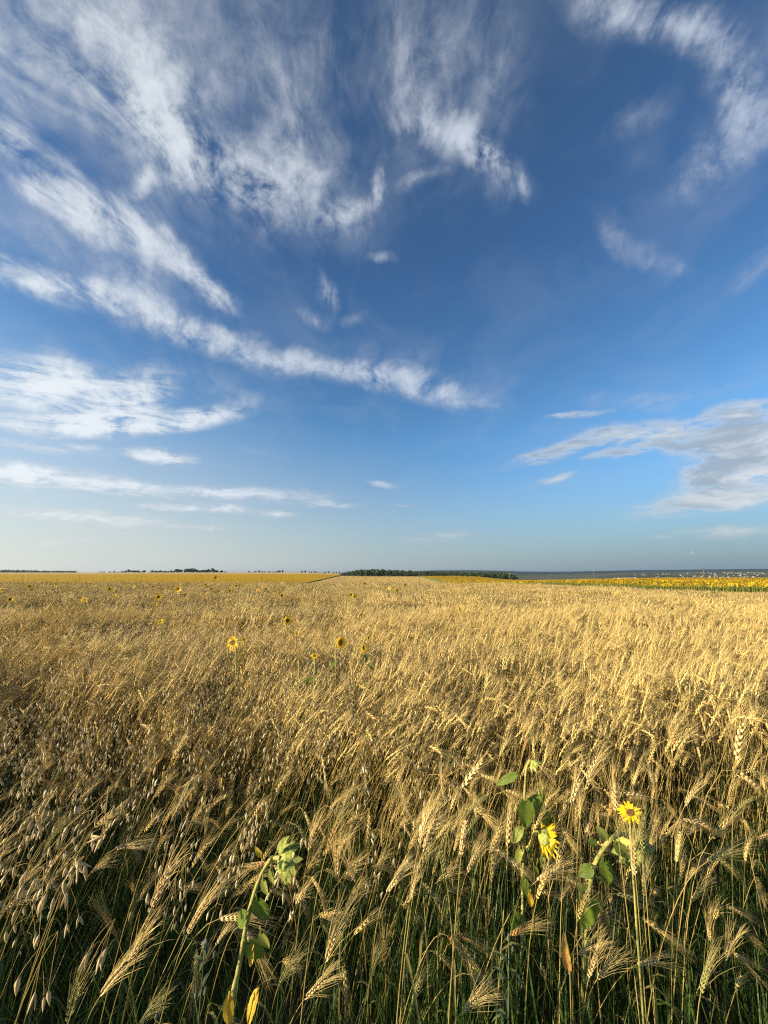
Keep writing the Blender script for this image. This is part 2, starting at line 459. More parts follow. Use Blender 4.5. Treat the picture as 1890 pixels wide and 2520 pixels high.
def sheet(name, X, Y, Z, mat, kind, smooth=True, label=None, cat=None):
    nr, nc = X.shape
    co = np.stack([X, Y, Z], -1).reshape(-1, 3)
    i = np.arange(nr * nc).reshape(nr, nc)
    q = np.stack([i[:-1, :-1], i[:-1, 1:], i[1:, 1:], i[1:, :-1]], -1).reshape(-1, 4)
    me = bpy.data.meshes.new(name)
    me.from_pydata(co.tolist(), [], q.tolist())
    me.materials.append(mat)
    me.polygons.foreach_set('use_smooth', [smooth] * len(q))
    me.update()
    o = bpy.data.objects.new(name, me); COL.objects.link(o)
    return tag(o, label, cat, None, kind)

def ground_material():
    m = bpy.data.materials.new('earth'); m.use_nodes = True
    t = m.node_tree; t.nodes.clear(); g = NT(t)
    out = g.n('ShaderNodeOutputMaterial'); p = g.n('ShaderNodeBsdfPrincipled'); g.link(p.outputs[0], out.inputs[0])
    p.inputs['Roughness'].default_value = .95; p.inputs['Specular IOR Level'].default_value = .1
    geo = g.n('ShaderNodeNewGeometry').outputs['Position']
    sp = g.n('ShaderNodeSeparateXYZ'); g.link(geo, sp.inputs[0])
    soil = g.ramp(g.noise(geo, 9, 5, .65), rs((.035, .027, .018), (.075, .055, .034), (.05, .04, .024)))
    # beyond the fields: strips of stubble, meadow and wood
    stp = g.noise(g.vmath('MULTIPLY', geo, (.0012, .0042, 0)), 1.0, 3, .5)
    far = g.ramp(stp, [(0, (.030, .045, .022)), (.44, (.045, .06, .026)), (.5, (.17, .15, .07)), (.56, (.06, .075, .035)), (.68, (.028, .042, .022)), (1, (.14, .12, .06))])
    left = g.ramp(g.noise(g.vmath('MULTIPLY', geo, (.002, .012, 0)), 1.0, 2, .5), rs((.42, .33, .16), (.34, .27, .13), (.46, .37, .20)))
    b = g.math('DIVIDE', sp.outputs[0], g.math('MAXIMUM', sp.outputs[1], 1.0))
    far = g.mix(g.rng(b, .04, -.02), far, left)
    wood = g.ramp(g.noise(geo, .02, 4, .7), rs((.016, .030, .026), (.026, .042, .034)))
    far = g.mix(g.math('MULTIPLY', g.rng(sp.outputs[1], 2700, 3600), g.rng(b, 0.0, .1)), far, wood)
    c = g.mix(g.rng(sp.outputs[1], 620, 700), soil, far)
    g.link(c, p.inputs['Base Color'])
    return m

def build_ground():
    ang = np.concatenate([np.linspace(-180, -62, 40)[:-1], np.linspace(-62, 62, 260), np.linspace(62, 180, 40)[1:]])
    rad = np.concatenate([[0.0], np.geomspace(.5, 15000, 180)])
    A, Rr = np.meshgrid(np.radians(ang), rad)
    X, Y = np.sin(A) * Rr, np.cos(A) * Rr
    sheet('ground', X, Y, land(X, Y), ground_material(), 'structure')
build_ground()

def x_right(y): return 40 + .03 * (y - 40)
def x_left(y): return -60 - .03 * (y - 280)

def crop_material(name, stops, fx, fy, bump_scale, spot=None):
    m = bpy.data.materials.new(name); m.use_nodes = True
    t = m.node_tree; t.nodes.clear(); g = NT(t)
    out = g.n('ShaderNodeOutputMaterial'); p = g.n('ShaderNodeBsdfPrincipled')
    p.inputs['Roughness'].default_value = .8; p.inputs['Specular IOR Level'].default_value = .15
    geo = g.n('ShaderNodeNewGeometry').outputs['Position']
    broad = g.noise(g.vmath('MULTIPLY', geo, (fx, fy, 0)), 1.0, 4, .6)
    fine = g.noise(geo, bump_scale, 3, .6)
    f = g.math('ADD', g.math('MULTIPLY', g.rng(broad, .3, .7), .55), g.math('MULTIPLY', g.rng(fine, .3, .7), .45))
    c = g.ramp(f, stops)
    g.link(c, p.inputs['Base Color'])
    tr = g.n('ShaderNodeBsdfTranslucent'); g.link(c, tr.inputs[0])
    mx = g.n('ShaderNodeMixShader'); mx.inputs[0].default_value = .25
    g.link(p.outputs[0], mx.inputs[1]); g.link(tr.outputs[0], mx.inputs[2]); g.link(mx.outputs[0], out.inputs[0])
    return m

def canopy(name, ys, lo, hi, ncol, height, rough, mat, label, cat, seed, edge=None):
    """the closed top of a crop seen from afar, its edges running down to the soil"""
    rg = np.random.default_rng(seed)
    u = np.linspace(0, 1, ncol)
    Y = np.repeat(ys[:, None], ncol, 1)
    X = lo(ys)[:, None] * (1 - u) + hi(ys)[:, None] * u
    X = X + rg.uniform(-.3, .3, X.shape); Y = Y + rg.uniform(-.3, .3, Y.shape)
    H = height + rg.normal(0, rough, X.shape)
    H[0, :] = .02; H[-1, :] = .02; H[:, 0] = .02; H[:, -1] = .02
    o = sheet(name, X, Y, land(X, Y) + H, mat, 'stuff', False, label, cat)
    if edge:                                             # the flanks of the crop show stems and leaves
        o.data.materials.append(edge)
        nr, nc = X.shape[0] - 1, X.shape[1] - 1
        ix = np.zeros((nr, nc), 'i'); ix[0] = 1; ix[-1] = 1; ix[:, 0] = 1; ix[:, -1] = 1
        o.data.polygons.foreach_set('material_index', ix.ravel())
    return o

wheat_far = crop_material('ripe_crop', rs((.48, .33, .12), (.62, .45, .19), (.68, .51, .24)), .03, .25, .9)
sf_far_l = crop_material('mustard_sunflowers', rs((.46, .28, .0003), (.60, .37, .0005), (.52, .32, .0003)), .01, .05, .3)  # narrow mustard range, without the right field's green and bright yellow
sf_far_r = crop_material('sunflowers_in_bloom', rs((.10, .11, .010), (.55, .34, .008), (.72, .44, .010)), .05, .12, .9)
ys = np.concatenate([np.linspace(62, 250, 140), np.linspace(252, 640, 300)])
canopy('wheat_strip', ys, lambda y: np.maximum(x_left(y), -1.25 * y), x_right, 150, .82, .06, wheat_far,
       'golden wheat strip running uphill between two sunflower fields to the dark wood', 'wheat', 1)
canopy('sunflower_field', np.linspace(262, 720, 260), lambda y: -1.2 * y - 20, lambda y: x_left(y) - 1.5, 330, 1.5, .09, sf_far_l,
       'dull mustard coloured sunflower field stretching along the left horizon', 'sunflower field', 2, M['sf_leaf'])
canopy('sunflower_field', np.concatenate([np.linspace(90, 330, 200), np.linspace(332, 700, 140)]), lambda y: x_right(y) + 1.5, lambda y: np.minimum(1.25 * y, 420) + 20, 220, 1.55, .22, sf_far_r,
       'bright yellow sunflower field in bloom along the right side below the village', 'sunflower field', 3, M['sf_leaf'])
canopy('stubble_field', np.linspace(726, 930, 50), lambda y: -1.25 * y, lambda y: -.02 * y - 70, 120, .3, .05, wheat_far,
       'thin pale strip of ripe grain behind the mustard sunflower field', 'grain field', 4)

# ------------------------------------------------------------------ trees, woods
def clump(mb, rg, c, rx, rz, n, size):
    """leafy clumps spread through a crown"""
    for _ in range(n):
        v = Vector(rg.normal(0, 1, 3)).normalized() * (rg.uniform(.35, 1) ** .6)
        p = c + Vector((v.x * rx, v.y * rx, v.z * rz))
        a = Vector(rg.normal(0, 1, 3)).normalized(); b = a.orthogonal().normalized(); cc = a.cross(b)
        s = size * rg.uniform(.6, 1.4); k = len(mb.v); n_ = 5
        for i in range(n_):
            w = 6.283 * i / n_
            q = p + (b * math.cos(w) + cc * math.sin(w)) * s * rg.uniform(.6, 1.2) + a * rg.uniform(-.3, .3) * s
            mb.v.append(q)
        mb.face(*[k + i for i in range(n_)])

def tree_proto(seed, h, spread):
    rg = np.random.default_rng(seed)
    root = empty('broadleaf_tree', (0, 0, 0), 'far off dark green broadleaf tree in the tree row on the left horizon', 'tree', 'trees of the rows on the left horizon')
    tr = MB()
    tr.tube([Vector((0, 0, -.3)), Vector((.1, 0, h * .3)), Vector((.2, .1, h * .75))], [.03 * h, .022 * h, .008 * h], 6)
    for i in range(5):
        a = 6.28 * i / 5 + rg.uniform(0, .8)
        tr.tube([Vector((.1, 0, h * (.25 + .07 * i))), Vector((math.cos(a) * spread * .6, math.sin(a) * spread * .6, h * (.45 + .08 * i)))], [.012 * h, .004 * h], 4)
    tr.build('trunk', M['trunk'], root)
    cr = MB()
    for i in range(9):
        a = rg.uniform(0, 6.28); q = rg.uniform(0, .6) * spread
        clump(cr, rg, Vector((math.cos(a) * q, math.sin(a) * q, h * rg.uniform(.22, .82))), spread * .5, h * .17, 48, h * .055)
    cr.build('crown', M['crown'], root, smooth=False)
    return root

protos = [tree_proto(11, 9, 4.2), tree_proto(12, 11, 4.0), tree_proto(13, 7.5, 3.8), tree_proto(14, 9.5, 3.2)]
used = set()
rgt = np.random.default_rng(8)
def put_tree(px, depth, s):
    k = int(rgt.integers(0, 4))
    o = protos[k] if k not in used else copy_tree(protos[k])
    used.add(k)
    x = (px - 945) / FPX * depth
    o.location = (x, depth, land1(x, depth) - .2)
    o.rotation_euler.z = rgt.uniform(0, 6.28)
    o.scale = (s * 1.5, s * 1.5, s * rgt.uniform(.85, 1.15))
    return o
for px in np.concatenate([np.arange(250, 560, 3.6), np.arange(618, 700, 5.0), np.arange(740, 838, 6.0)]):
    if rgt.random() < .08: continue
    big = (.55 if px < 316 else 1.0) if not (440 < px < 530) else 1.3
    put_tree(px + rgt.uniform(-2, 2), 905 + rgt.uniform(-12, 12), big * rgt.uniform(.42, .80) * (.7 if px > 600 else 1))

def wood(name, spots, label):
    """a wood that reads as one mass: trunks and leafy crowns grown together"""
    mb = MB()
    for (x, y, h, w, sd_) in spots:
        rg = np.random.default_rng(sd_)
        z = land1(x, y)
        mb.mat(1).tube([Vector((x, y, z - .3)), Vector((x, y, z + h * .6))], [.02 * h, .01 * h], 4, cap=False)
        mb.mat(0)
        for i in range(3):
            clump(mb, rg, Vector((x + rg.uniform(-.4, .4) * w, y + rg.uniform(-.4, .4) * w, z + h * (.35 + .22 * i))), w * (1.0 - .2 * i), h * .24, 20, h * .10)
    o = mb.build(name, [M['crown'], M['trunk']], smooth=False)
    return tag(o, label, 'wood', None, 'stuff')

rgw = np.random.default_rng(21)
def top_line(px, pts):
    return np.interp(px, [p[0] for p in pts], [p[1] for p in pts])
def make_wood(name, x0, x1, depth0, depth1, tops, n, label, wide):
    sp = []
    for i in range(n):
        px = rgw.uniform(x0, x1); d = depth0 + (depth1 - depth0) * rgw.uniform(0, 1) ** 1.3
        x = (px - 945) / FPX * d
        z_top = CAM_Z + (1409.8 - top_line(px, tops)) / FPX * d
        h = max(4, (z_top - land1(x, d)) * rgw.uniform(.72, 1.06))
        if d < depth0 + 15: h *= rgw.uniform(.6, 1)
        sp.append((x, d, h, wide * rgw.uniform(.7, 1.3), int(rgw.integers(1e6))))
    return wood(name, sp, label)
make_wood('wood', 842, 1265, 648, 820, [(842, 1409), (860, 1406), (880, 1404), (900, 1402), (930, 1401.5), (985, 1404), (1040, 1406), (1100, 1407), (1180, 1409), (1240, 1410), (1268, 1417)], 620,
          'dark green wood at the top of the golden wheat strip', 4.5)
make_wood('wood', 2, 194, 870, 900, [(0, 1405), (20, 1402), (60, 1402.5), (120, 1404), (160, 1404.5), (196, 1409)], 170,
          'low dark belt of woodland at the far left end of the horizon', 5)

# ------------------------------------------------------------------ power line
pole_pts = [(69, 322, 7.6), (206, 322, 7.6), (356, 318, 7.4), (502, 308, 7.6), (649, 290, 7.2), (836, 265, 7.0), (1031, 240, 6.8), (1250, 214, 7.4), (1455, 195, 7.4), (1722, 175, 7.4)]
pole_lab = ['leftmost power pole, in front of the mustard field below the low belt of woodland', 'second pole from the left, in front of the mustard field',
            'third power pole from the left, below the start of the tree row', 'fourth power pole from the left, below the end of the tree row',
            'fifth power pole from the left, left of the golden strip', 'power pole at the left edge of the golden strip beside the dark wood',
            'power pole at the right edge of the golden strip in front of the dark wood', 'power pole at the right end of the dark wood above yellow sunflowers',
            'second pole from the right, pale against the blue ridge', 'power pole nearest the right edge, in front of the village']
for (px, d, h), lab in zip(pole_pts, pole_lab):
    x = (px - 945) / FPX * d
    r = empty('utility_pole', (x, d, land1(x, d)), lab, 'utility pole', 'power line poles crossing the fields')
    b = world_loc(r)
    MB().tube([b - Vector((0, 0, .4)), b + Vector((0, 0, h * .5)), b + Vector((0, 0, h))], [.17, .14, .11], 8).build('pole', M['wood'], r)
    MB().box(b + Vector((0, -.12, h - .55)), 1.5, .1, .12).build('crossarm', M['wood'], r, False)
    for s in (-.65, 0, .65):
        MB().spindle(b + Vector((s, -.12, h - .49)), Vector((0, 0, 1)), .2, .06, 6).build('insulator', M['plaster'], r)

# ------------------------------------------------------------------ the village on the far slope
def house_mesh(rg, w, d, h, gable):
    mb = MB(); mb.mat(0).box((0, 0, h / 2 - .5), w, d, h + 1)
    mb.mat(1); k = len(mb.v); o = .35
    rz = h + gable
    mb.v += [Vector(v) for v in ((-w/2 - o, -d/2 - o, h - .1), (w/2 + o, -d/2 - o, h - .1), (w/2 + o, d/2 + o, h - .1), (-w/2 - o, d/2 + o, h - .1), (-w/2 - o, 0, rz), (w/2 + o, 0, rz))]
    for q in ((0, 1, 5, 4), (2, 3, 4, 5), (1, 2, 5), (3, 0, 4), (3, 2, 1, 0)): mb.face(*[k + i for i in q])
    mb.box((w * .25, d * .1, rz), .6, .6, 1.6)
    mb.mat(2)
    for sx in (-.28, 0, .28): mb.box((sx * w, -d / 2 - .02, h * .55), w * .13, .1, h * .3)
    return mb
M['pane'] = surf('window_pane', rs((.03, .04, .05), (.06, .07, .08)), .2, by='noise', spec=.6)
rgh = np.random.default_rng(77)
hp = []
for i, (w, d, h, gb) in enumerate(((11, 8, 3.4, 3), (9, 9, 5.6, 2.6), (14, 8, 3.2, 2.8), (8, 7, 3, 3.2))):
    o = house_mesh(rgh, w, d, h, gb).build('village_house', [M['plaster'], M['roof'], M['pane']], None, False)
    hp.append(o)
hused = set()
def put_house(px, depth, k, rot, s):
    o = hp[k] if k not in hused else hp[k].copy()
    if k in hused: COL.objects.link(o)
    hused.add(k)
    x = (px - 945) / FPX * depth
    o.location = (x, depth, land1(x, depth)); o.rotation_euler.z = rot; o.scale = (s,) * 3
    return tag(o, 'small pale house among the many in the far village on the right', 'house', 'houses of the far village')
for i in range(150):
    px = 1600 + 290 * rgh.uniform(0, 1) ** .75 if i > 24 else rgh.uniform(1500, 1640)
    dep = rgh.uniform(1450, 2500)
    put_house(px, dep, int(rgh.integers(0, 4)), rgh.uniform(-.6, .6), rgh.uniform(.35, .68))
for i in range(45):
    o = put_tree(rgh.uniform(1540, 1890), rgh.uniform(1420, 2500), rgh.uniform(.5, 1.0))
    tag(o, 'dark tree crown between the houses of the far village on the right', 'tree', 'trees between the village houses')
barn = MB(); barn.mat(0).box((0, 0, 2.5), 60, 14, 6)
kk = len(barn.v); barn.mat(1)
barn.v += [Vector(v) for v in ((-31, -8, 5.4), (31, -8, 5.4), (31, 8, 5.4), (-31, 8, 5.4), (-31, 0, 8.5), (31, 0, 8.5))]
for q in ((0, 1, 5, 4), (2, 3, 4, 5), (1, 2, 5), (3, 0, 4)): barn.face(*[kk + i for i in q])
bo = barn.build('farm_shed', [M['plaster'], M['fluff']], None, False)
bx_ = (1535 - 945) / FPX * 1330; bo.location = (bx_, 1330, land1(bx_, 1330) + 1.0)
tag(bo, 'long white farm shed standing left of the village above the sunflowers', 'shed')

# ------------------------------------------------------------------ wheat, oats and grass
HIDE = bpy.data.collections.new('clump_sources')           # only instanced, never in the scene itself

def rvec(rg, s): return Vector(rg.normal(0, s, 3))

def ear_frame(d, rg):
    a = d.orthogonal().normalized()
    return Matrix.Rotation(rg.uniform(0, 6.28), 3, d) @ a

def ear_parts(ear, awn, rg, p, d, L, lod, awned=1.0, side=None, bend=None, fat=1.0):
    """ear: spikelets in two rows along the rachis, each grain ending in a long awn"""
    s = side if side is not None else ear_frame(d, rg)
    n = d.cross(s).normalized()
    bend = bend if bend is not None else Vector((0, 0, 0))
    sag = Vector((0.10, 0, -.16))
    aL = rg.uniform(.105, .155) * awned
    spread_ = rg.uniform(.35, 1.25); lost = rg.uniform(.0, .22)
    if lod >= 2:
        N = 11 if lod == 2 else 13
        for i in range(N):
            t = i / (N - 1)
            dd = (d + bend * (2 * t)).normalized()
            c = p + d * (L * .93 * t) + bend * (L * t * t)
            sg = 1 if i % 2 else -1
            taper = 1 - .45 * max(0, t - .55) / .45 - .25 * max(0, .15 - t) / .15
            for j in (-1, 0, 1):
                gd = (dd + s * sg * (.36 if j == 0 else .24) + n * j * .32).normalized()
                g0 = c + s * sg * .0016 + n * j * .0016
                gl = L * .155 * taper * rg.uniform(.85, 1.12)
                ear.spindle(g0, gd, gl, .0027 * taper * fat, 5, ((0, .3), (.3, 1.), (.65, .8), (1, .08)), .8, s)
                if awned > .05 and (j != 0 or i % 2 == 0 or lod > 2):
                    if rg.random() < lost: continue
                    fan = (.08 + .22 * rg.random()) * spread_
                    ad = (dd + s * sg * fan * .9 + n * j * fan * .8 + rvec(rg, .055)).normalized()
                    awn.needle(g0 + gd * gl * .9, ad, aL * rg.uniform(.75, 1.1) * (1 - .25 * t), .00046 if lod > 2 else .00042, sag * rg.uniform(.1, 1.7) + rvec(rg, .05), 3 if lod > 2 else 2)
    elif lod == 1:
        for i in range(7):
            t = i / 6
            c = p + d * (L * .85 * t) + bend * (L * t * t)
            sg = 1 if i % 2 else -1
            gd = (d + s * sg * .30 + bend * 2 * t).normalized()
            ear.spindle(c, gd, L * .24, .0048 * fat, 4, ((0, .4), (.4, 1.), (1, .1)), 1.0, s)
        for i in range(int(11 * awned + .5)):
            ad = (d + s * rg.normal(0, .20) + n * rg.normal(0, .20) + bend * 1.5).normalized()
            awn.needle(p + d * (L * rg.uniform(.1, .95)) + bend * L * .5, ad, aL, .0007, sag * rg.uniform(.2, 1.2), 2)
    else:
        ear.spindle(p, (d + bend).normalized(), L * 1.15, .0085 * fat, 4, ((0, .3), (.35, 1.), (1, .15)), 1.0, s)
        for i in range(int(5 * awned + .5)):
            ad = (d + bend + s * rg.normal(0, .22) + n * rg.normal(0, .22)).normalized()
            awn.needle(p + d * (L * rg.uniform(.3, .9)), ad, aL, .0016, sag * .6, 1)

def blade(mb, rg, p, a, L, w, droop=.9, n=5, fold=.25):
    """one dry or green leaf blade arching away from the stem"""
    d = Vector((math.cos(a), math.sin(a), 0))
    tw = rg.uniform(-.5, .5)
    pts, wid = [], []
    for i in range(n + 1):
        t = i / n
        pts.append(p + d * (L * (t * .75)) + Vector((0, 0, L * (.75 * t - droop * t * t))) + Vector((-d.y, d.x, 0)) * (tw * L * .25 * t * t))
        wid.append(w * (.5 + .5 * min(1, t * 4)) * (1 - t ** 2.2) + .0004)
    mb.ribbon(pts, wid, Vector((0, 0, 1)), fold)

def stalk(S, E, A, Lf, rg, root, base, d, L, lod, awned=1.0, nleaf=1, bend=None, fat=1.0, rad=.0014):
    h = (base - root).length
    nseg = {3: 12, 2: 8, 1: 4, 0: 2}[lod]
    pts = hermite(root, Vector((0, 0, 1)) * h * .9 + rvec(rg, .04 * h), base, d * h * .55, nseg)
    r0 = {3: rad, 2: rad, 1: .0016, 0: .0024}[lod]
    S.tube(pts, [r0 * (1.15 - .5 * i / nseg) for i in range(nseg + 1)], {3: 6, 2: 4, 1: 3, 0: 3}[lod], cap=False)
    ear_parts(E, A, rg, base, d, L, lod, awned, bend=bend, fat=fat)
    for _ in range(nleaf):
        k = int(nseg * rg.uniform(.3, .75))
        blade(Lf, rg, pts[k], rg.uniform(-1.6, 1.6), rg.uniform(.10, .22), rg.uniform(.004, .009), rg.uniform(.8, 1.5), 5 if lod > 1 else 3, .25 if lod > 1 else 0)

def random_stalk(S, E, A, Lf, rg, x, y, lod, hm=.80, hs=.07, lean=.12, pn=.3, nleaf=1):
    h = float(np.clip(rg.normal(hm, hs), hm * .7, hm * 1.22))
    root = Vector((x, y, 0))
    a = rg.normal(0, .75); q = lean * h * rg.uniform(.2, 1.6)
    base = root + Vector((math.cos(a) * q, math.sin(a) * q, h))
    if rg.random() < pn:      # nodding
        a2 = rg.normal(0, .7)
        d = Vector((math.cos(a2), math.sin(a2), rg.uniform(-.75, .35))).normalized()
        bd = Vector((0, 0, -.16))
    else:
        d = Vector((math.cos(a) * rg.uniform(.1, .75), math.sin(a) * .35, 1)).normalized()
        bd = Vector((.08, 0, -.03))
    stalk(S, E, A, Lf, rg, root, base, d, rg.uniform(.065, .092), lod, 1.0, nleaf, bd)

MATS = ['stem', 'ear', 'awn', 'dryleaf']
class Multi:
    """one MB seen through several material slots"""
    def __init__(s, mb, k): s.mb, s.k = mb, k
    def tube(s, *a, **k): s.mb.mat(s.k); return s.mb.tube(*a, **k)
    def spindle(s, *a, **k): s.mb.mat(s.k); return s.mb.spindle(*a, **k)
    def needle(s, *a, **k): s.mb.mat(s.k); return s.mb.needle(*a, **k)
    def ribbon(s, *a, **k): s.mb.mat(s.k); return s.mb.ribbon(*a, **k)

def to_source(o):
    COL.objects.unlink(o); return o

def wheat_clump(seed, size, per_m2, lod, **kw):
    rg = np.random.default_rng(seed); mb = MB(); q = [Multi(mb, i) for i in range(4)]
    for _ in range(int(size * size * per_m2)):
        random_stalk(*q, rg, rg.uniform(-.5, .5) * size, rg.uniform(-.5, .5) * size, lod, nleaf=int(rg.random() < (.8 if lod else .35)) + (lod > 1), **kw)
    return to_source(mb.build('wheat_clump', [M[k] for k in MATS]))

def spikelet(mb, rg, p, d, L=.023, r=.0034, spread=.16, n=5):
    """oat spikelet: two long papery glumes hanging from a hair thin stalk"""
    s = ear_frame(d, rg)
    for sg in (-1, 1):
        gd = (d + s * sg * spread).normalized()
        mb.spindle(p, gd, L * rg.uniform(.9, 1.1), r, n, ((0, .15), (.25, .9), (.5, 1.), (.78, .55), (1, .04)), .55, s.cross(d))

def panicle_points(rg, top, L, n, R_, lean):
    out = []
    for i in range(n):
        t = i / n
        a = rg.uniform(0, 6.28)
        q = top + Vector((lean.x, lean.y, 0)) * (L * (.3 - t) * .6) + Vector((0, 0, -L * t))
        e = q + Vector((math.cos(a) * R_ * rg.uniform(.3, 1), math.sin(a) * R_ * rg.uniform(.3, 1), rg.uniform(-.03, .01)))
        out.append((q, e))
    return out

def oat_clump(seed, size, per_m2, lod):
    rg = np.random.default_rng(seed); mb = MB(); S, O, A, Lf = [Multi(mb, i) for i in range(4)]
    for _ in range(int(size * size * per_m2)):
        h = rg.uniform(.74, 1.0); root = Vector((rg.uniform(-.5, .5) * size, rg.uniform(-.5, .5) * size, 0))
        ln = Vector((rg.uniform(.05, .30), rg.normal(0, .10), 0))
        top = root + Vector((ln.x * h, ln.y * h, h))
        pts = hermite(root, Vector((0, 0, h)), top, Vector((ln.x * h * 1.8, ln.y * h, h * .5)), 5)
        S.tube(pts, [.0016, .0015, .0014, .0012, .0010, .0007], 3, cap=False)
        for q, e in panicle_points(rg, top, .24, 15 if lod else 12, .06, ln):
            S.tube([q, (q + e) / 2 + Vector((0, 0, .012)), e], .0004 if lod else .0006, 3, cap=False)
            spikelet(O, rg, e, (Vector((.12, 0, -1)) + rvec(rg, .22)).normalized(), .023 if lod else .026, .0030 if lod else .0040, n=4)
        if rg.random() < .7: blade(Lf, rg, pts[2], rg.uniform(0, 6.28), rg.uniform(.12, .25), .007, 1.2, 4, 0)
    return to_source(mb.build('oat_clump', [M['stem'], M['oat'], M['awn'], M['dryleaf']]))

def grass_clump(seed, size, n):
    rg = np.random.default_rng(seed); mb = MB()
    for _ in range(n):
        p = Vector((rg.uniform(-.5, .5) * size, rg.uniform(-.5, .5) * size, 0))
        a = rg.uniform(0, 6.28); L = rg.uniform(.20, .60)
        d = Vector((math.cos(a), math.sin(a), 0)); k = rg.uniform(.1, .5)
        pts = [p + d * (L * k * t * t) + Vector((0, 0, L * (t - .25 * k * t * t))) for t in (0, .3, .6, .85, 1)]
        w = rg.uniform(.002, .0055)
        mb.ribbon(pts, [w, w, w * .8, w * .45, .0003], Vector((-d.y, d.x, .2)).cross(Vector((0, 0, 1))), 0)
    return to_source(mb.build('grass_clump', M['grass']))

def scatter(name, sources, P, rot, scl, label, cat):
    """one stuff object: clumps set out over the soil by geometry nodes"""
    c = bpy.data.collections.new(name + '_sources'); HIDE.children.link(c)
    for o in sources: c.objects.link(o)
    me = bpy.data.meshes.new(name)
    me.from_pydata(P.tolist(), [], [])
    a = me.attributes.new('turn', 'FLOAT_VECTOR', 'POINT'); a.data.foreach_set('vector', rot.astype('f').ravel())
    a = me.attributes.new('size', 'FLOAT', 'POINT'); a.data.foreach_set('value', scl.astype('f'))
    a = me.attributes.new('pick', 'INT', 'POINT'); a.data.foreach_set('value', np.random.default_rng(3).integers(0, len(sources), len(P)).astype('i'))
    ng = bpy.data.node_groups.new(name, 'GeometryNodeTree')
    ng.interface.new_socket('Geometry', in_out='INPUT', socket_type='NodeSocketGeometry')
    ng.interface.new_socket('Geometry', in_out='OUTPUT', socket_type='NodeSocketGeometry')
    g = NT(ng)
    gi, go = g.n('NodeGroupInput'), g.n('NodeGroupOutput')
    ci = g.n('GeometryNodeCollectionInfo'); ci.inputs['Collection'].default_value = c
    ci.inputs['Separate Children'].default_value = True; ci.inputs['Reset Children'].default_value = True
    ip = g.n('GeometryNodeInstanceOnPoints'); ip.inputs['Pick Instance'].default_value = True
    def attr(nm, ty):
        nd = g.n('GeometryNodeInputNamedAttribute', data_type=ty); nd.inputs['Name'].default_value = nm
        return nd.outputs['Attribute']
    er = g.n('FunctionNodeEulerToRotation')
    g.link(attr('turn', 'FLOAT_VECTOR'), er.inputs[0])
    g.link(gi.outputs[0], ip.inputs['Points']); g.link(ci.outputs[0], ip.inputs['Instance'])
    g.link(attr('pick', 'INT'), ip.inputs['Instance Index']); g.link(er.outputs[0], ip.inputs['Rotation'])
    g.link(attr('size', 'FLOAT'), ip.inputs['Scale']); g.link(ip.outputs[0], go.inputs[0])
    o = bpy.data.objects.new(name, me); COL.objects.link(o)
    o.modifiers.new('set_out', 'NODES').node_group = ng
    return tag(o, label, cat, None, 'stuff')

def sector(rg, y0, y1, step, wide=1.12, pad=.3, left=0.0):
    """jittered grid over the wedge of field in front of the camera"""
    ys_ = np.arange(y0, y1, step); out = []
    for y in ys_:
        w = y * wide + pad
        xs = np.arange(-w - left, w + step, step)
        out.append(np.stack([xs + rg.uniform(-.35, .35, len(xs)) * step, y + rg.uniform(-.35, .35, len(xs)) * step], -1))
    return np.concatenate(out)

def lay(rg, P2, lean0, tilt_sd=.07, turn=.5, s=(.92, 1.1)):
    n = len(P2)
    P = np.column_stack([P2, land(P2[:, 0], P2[:, 1]) - .01])
    # the wind has combed the left side over to the right
    b = P2[:, 0] / np.maximum(P2[:, 1], .5)
    lean_ = lean0 * (.35 + .65 * sm(.6, -.8, b)) + .13 * wob(P2[:, 0], P2[:, 1], 3.1, 4) + .08 * wob(P2[:, 0], P2[:, 1], 11.0, 9)
    rot = np.column_stack([rg.normal(0, tilt_sd, n), lean_ + rg.normal(0, tilt_sd, n), rg.normal(0, turn, n)])
    return P, rot, rg.uniform(*s, n) * (1 + .08 * wob(P2[:, 0], P2[:, 1], 1.9, 7) + .05 * wob(P2[:, 0], P2[:, 1], 7.0, 2))

rgc = np.random.default_rng(101)
# far part of the near field, 7 to 75 m
P2 = sector(rgc, 7.0, 75, 1.25, 1.12, 1.0)
P2 = P2[P2[:, 0] < x_right(P2[:, 1]) - .9]
scatter('wheat_field', [wheat_clump(200 + i, 1.6, 260, 0, hm=.70, hs=.055, lean=.22) for i in range(5)], *lay(rgc, P2, .22, .06, .5),
        'expanse of ripe golden bearded wheat reaching back to the brow of the field', 'wheat')
# the strip that climbs again beyond the dip
ps = []
for y in np.arange(262, 640, 2.0):
    w_ = np.arange(float(x_left(y)) + 1.5, float(x_right(y)) - 1.2, 2.0)
    ps.append(np.stack([w_ + rgc.uniform(-.8, .8, len(w_)), y + rgc.uniform(-.8, .8, len(w_))], -1))
scatter('wheat_field', [wheat_clump(240 + i, 2.2, 90, 0, hm=.86, lean=.22) for i in range(3)], *lay(rgc, np.concatenate(ps), .2, .06, .5),
        'ears of the golden wheat strip climbing between the two sunflower fields', 'wheat')
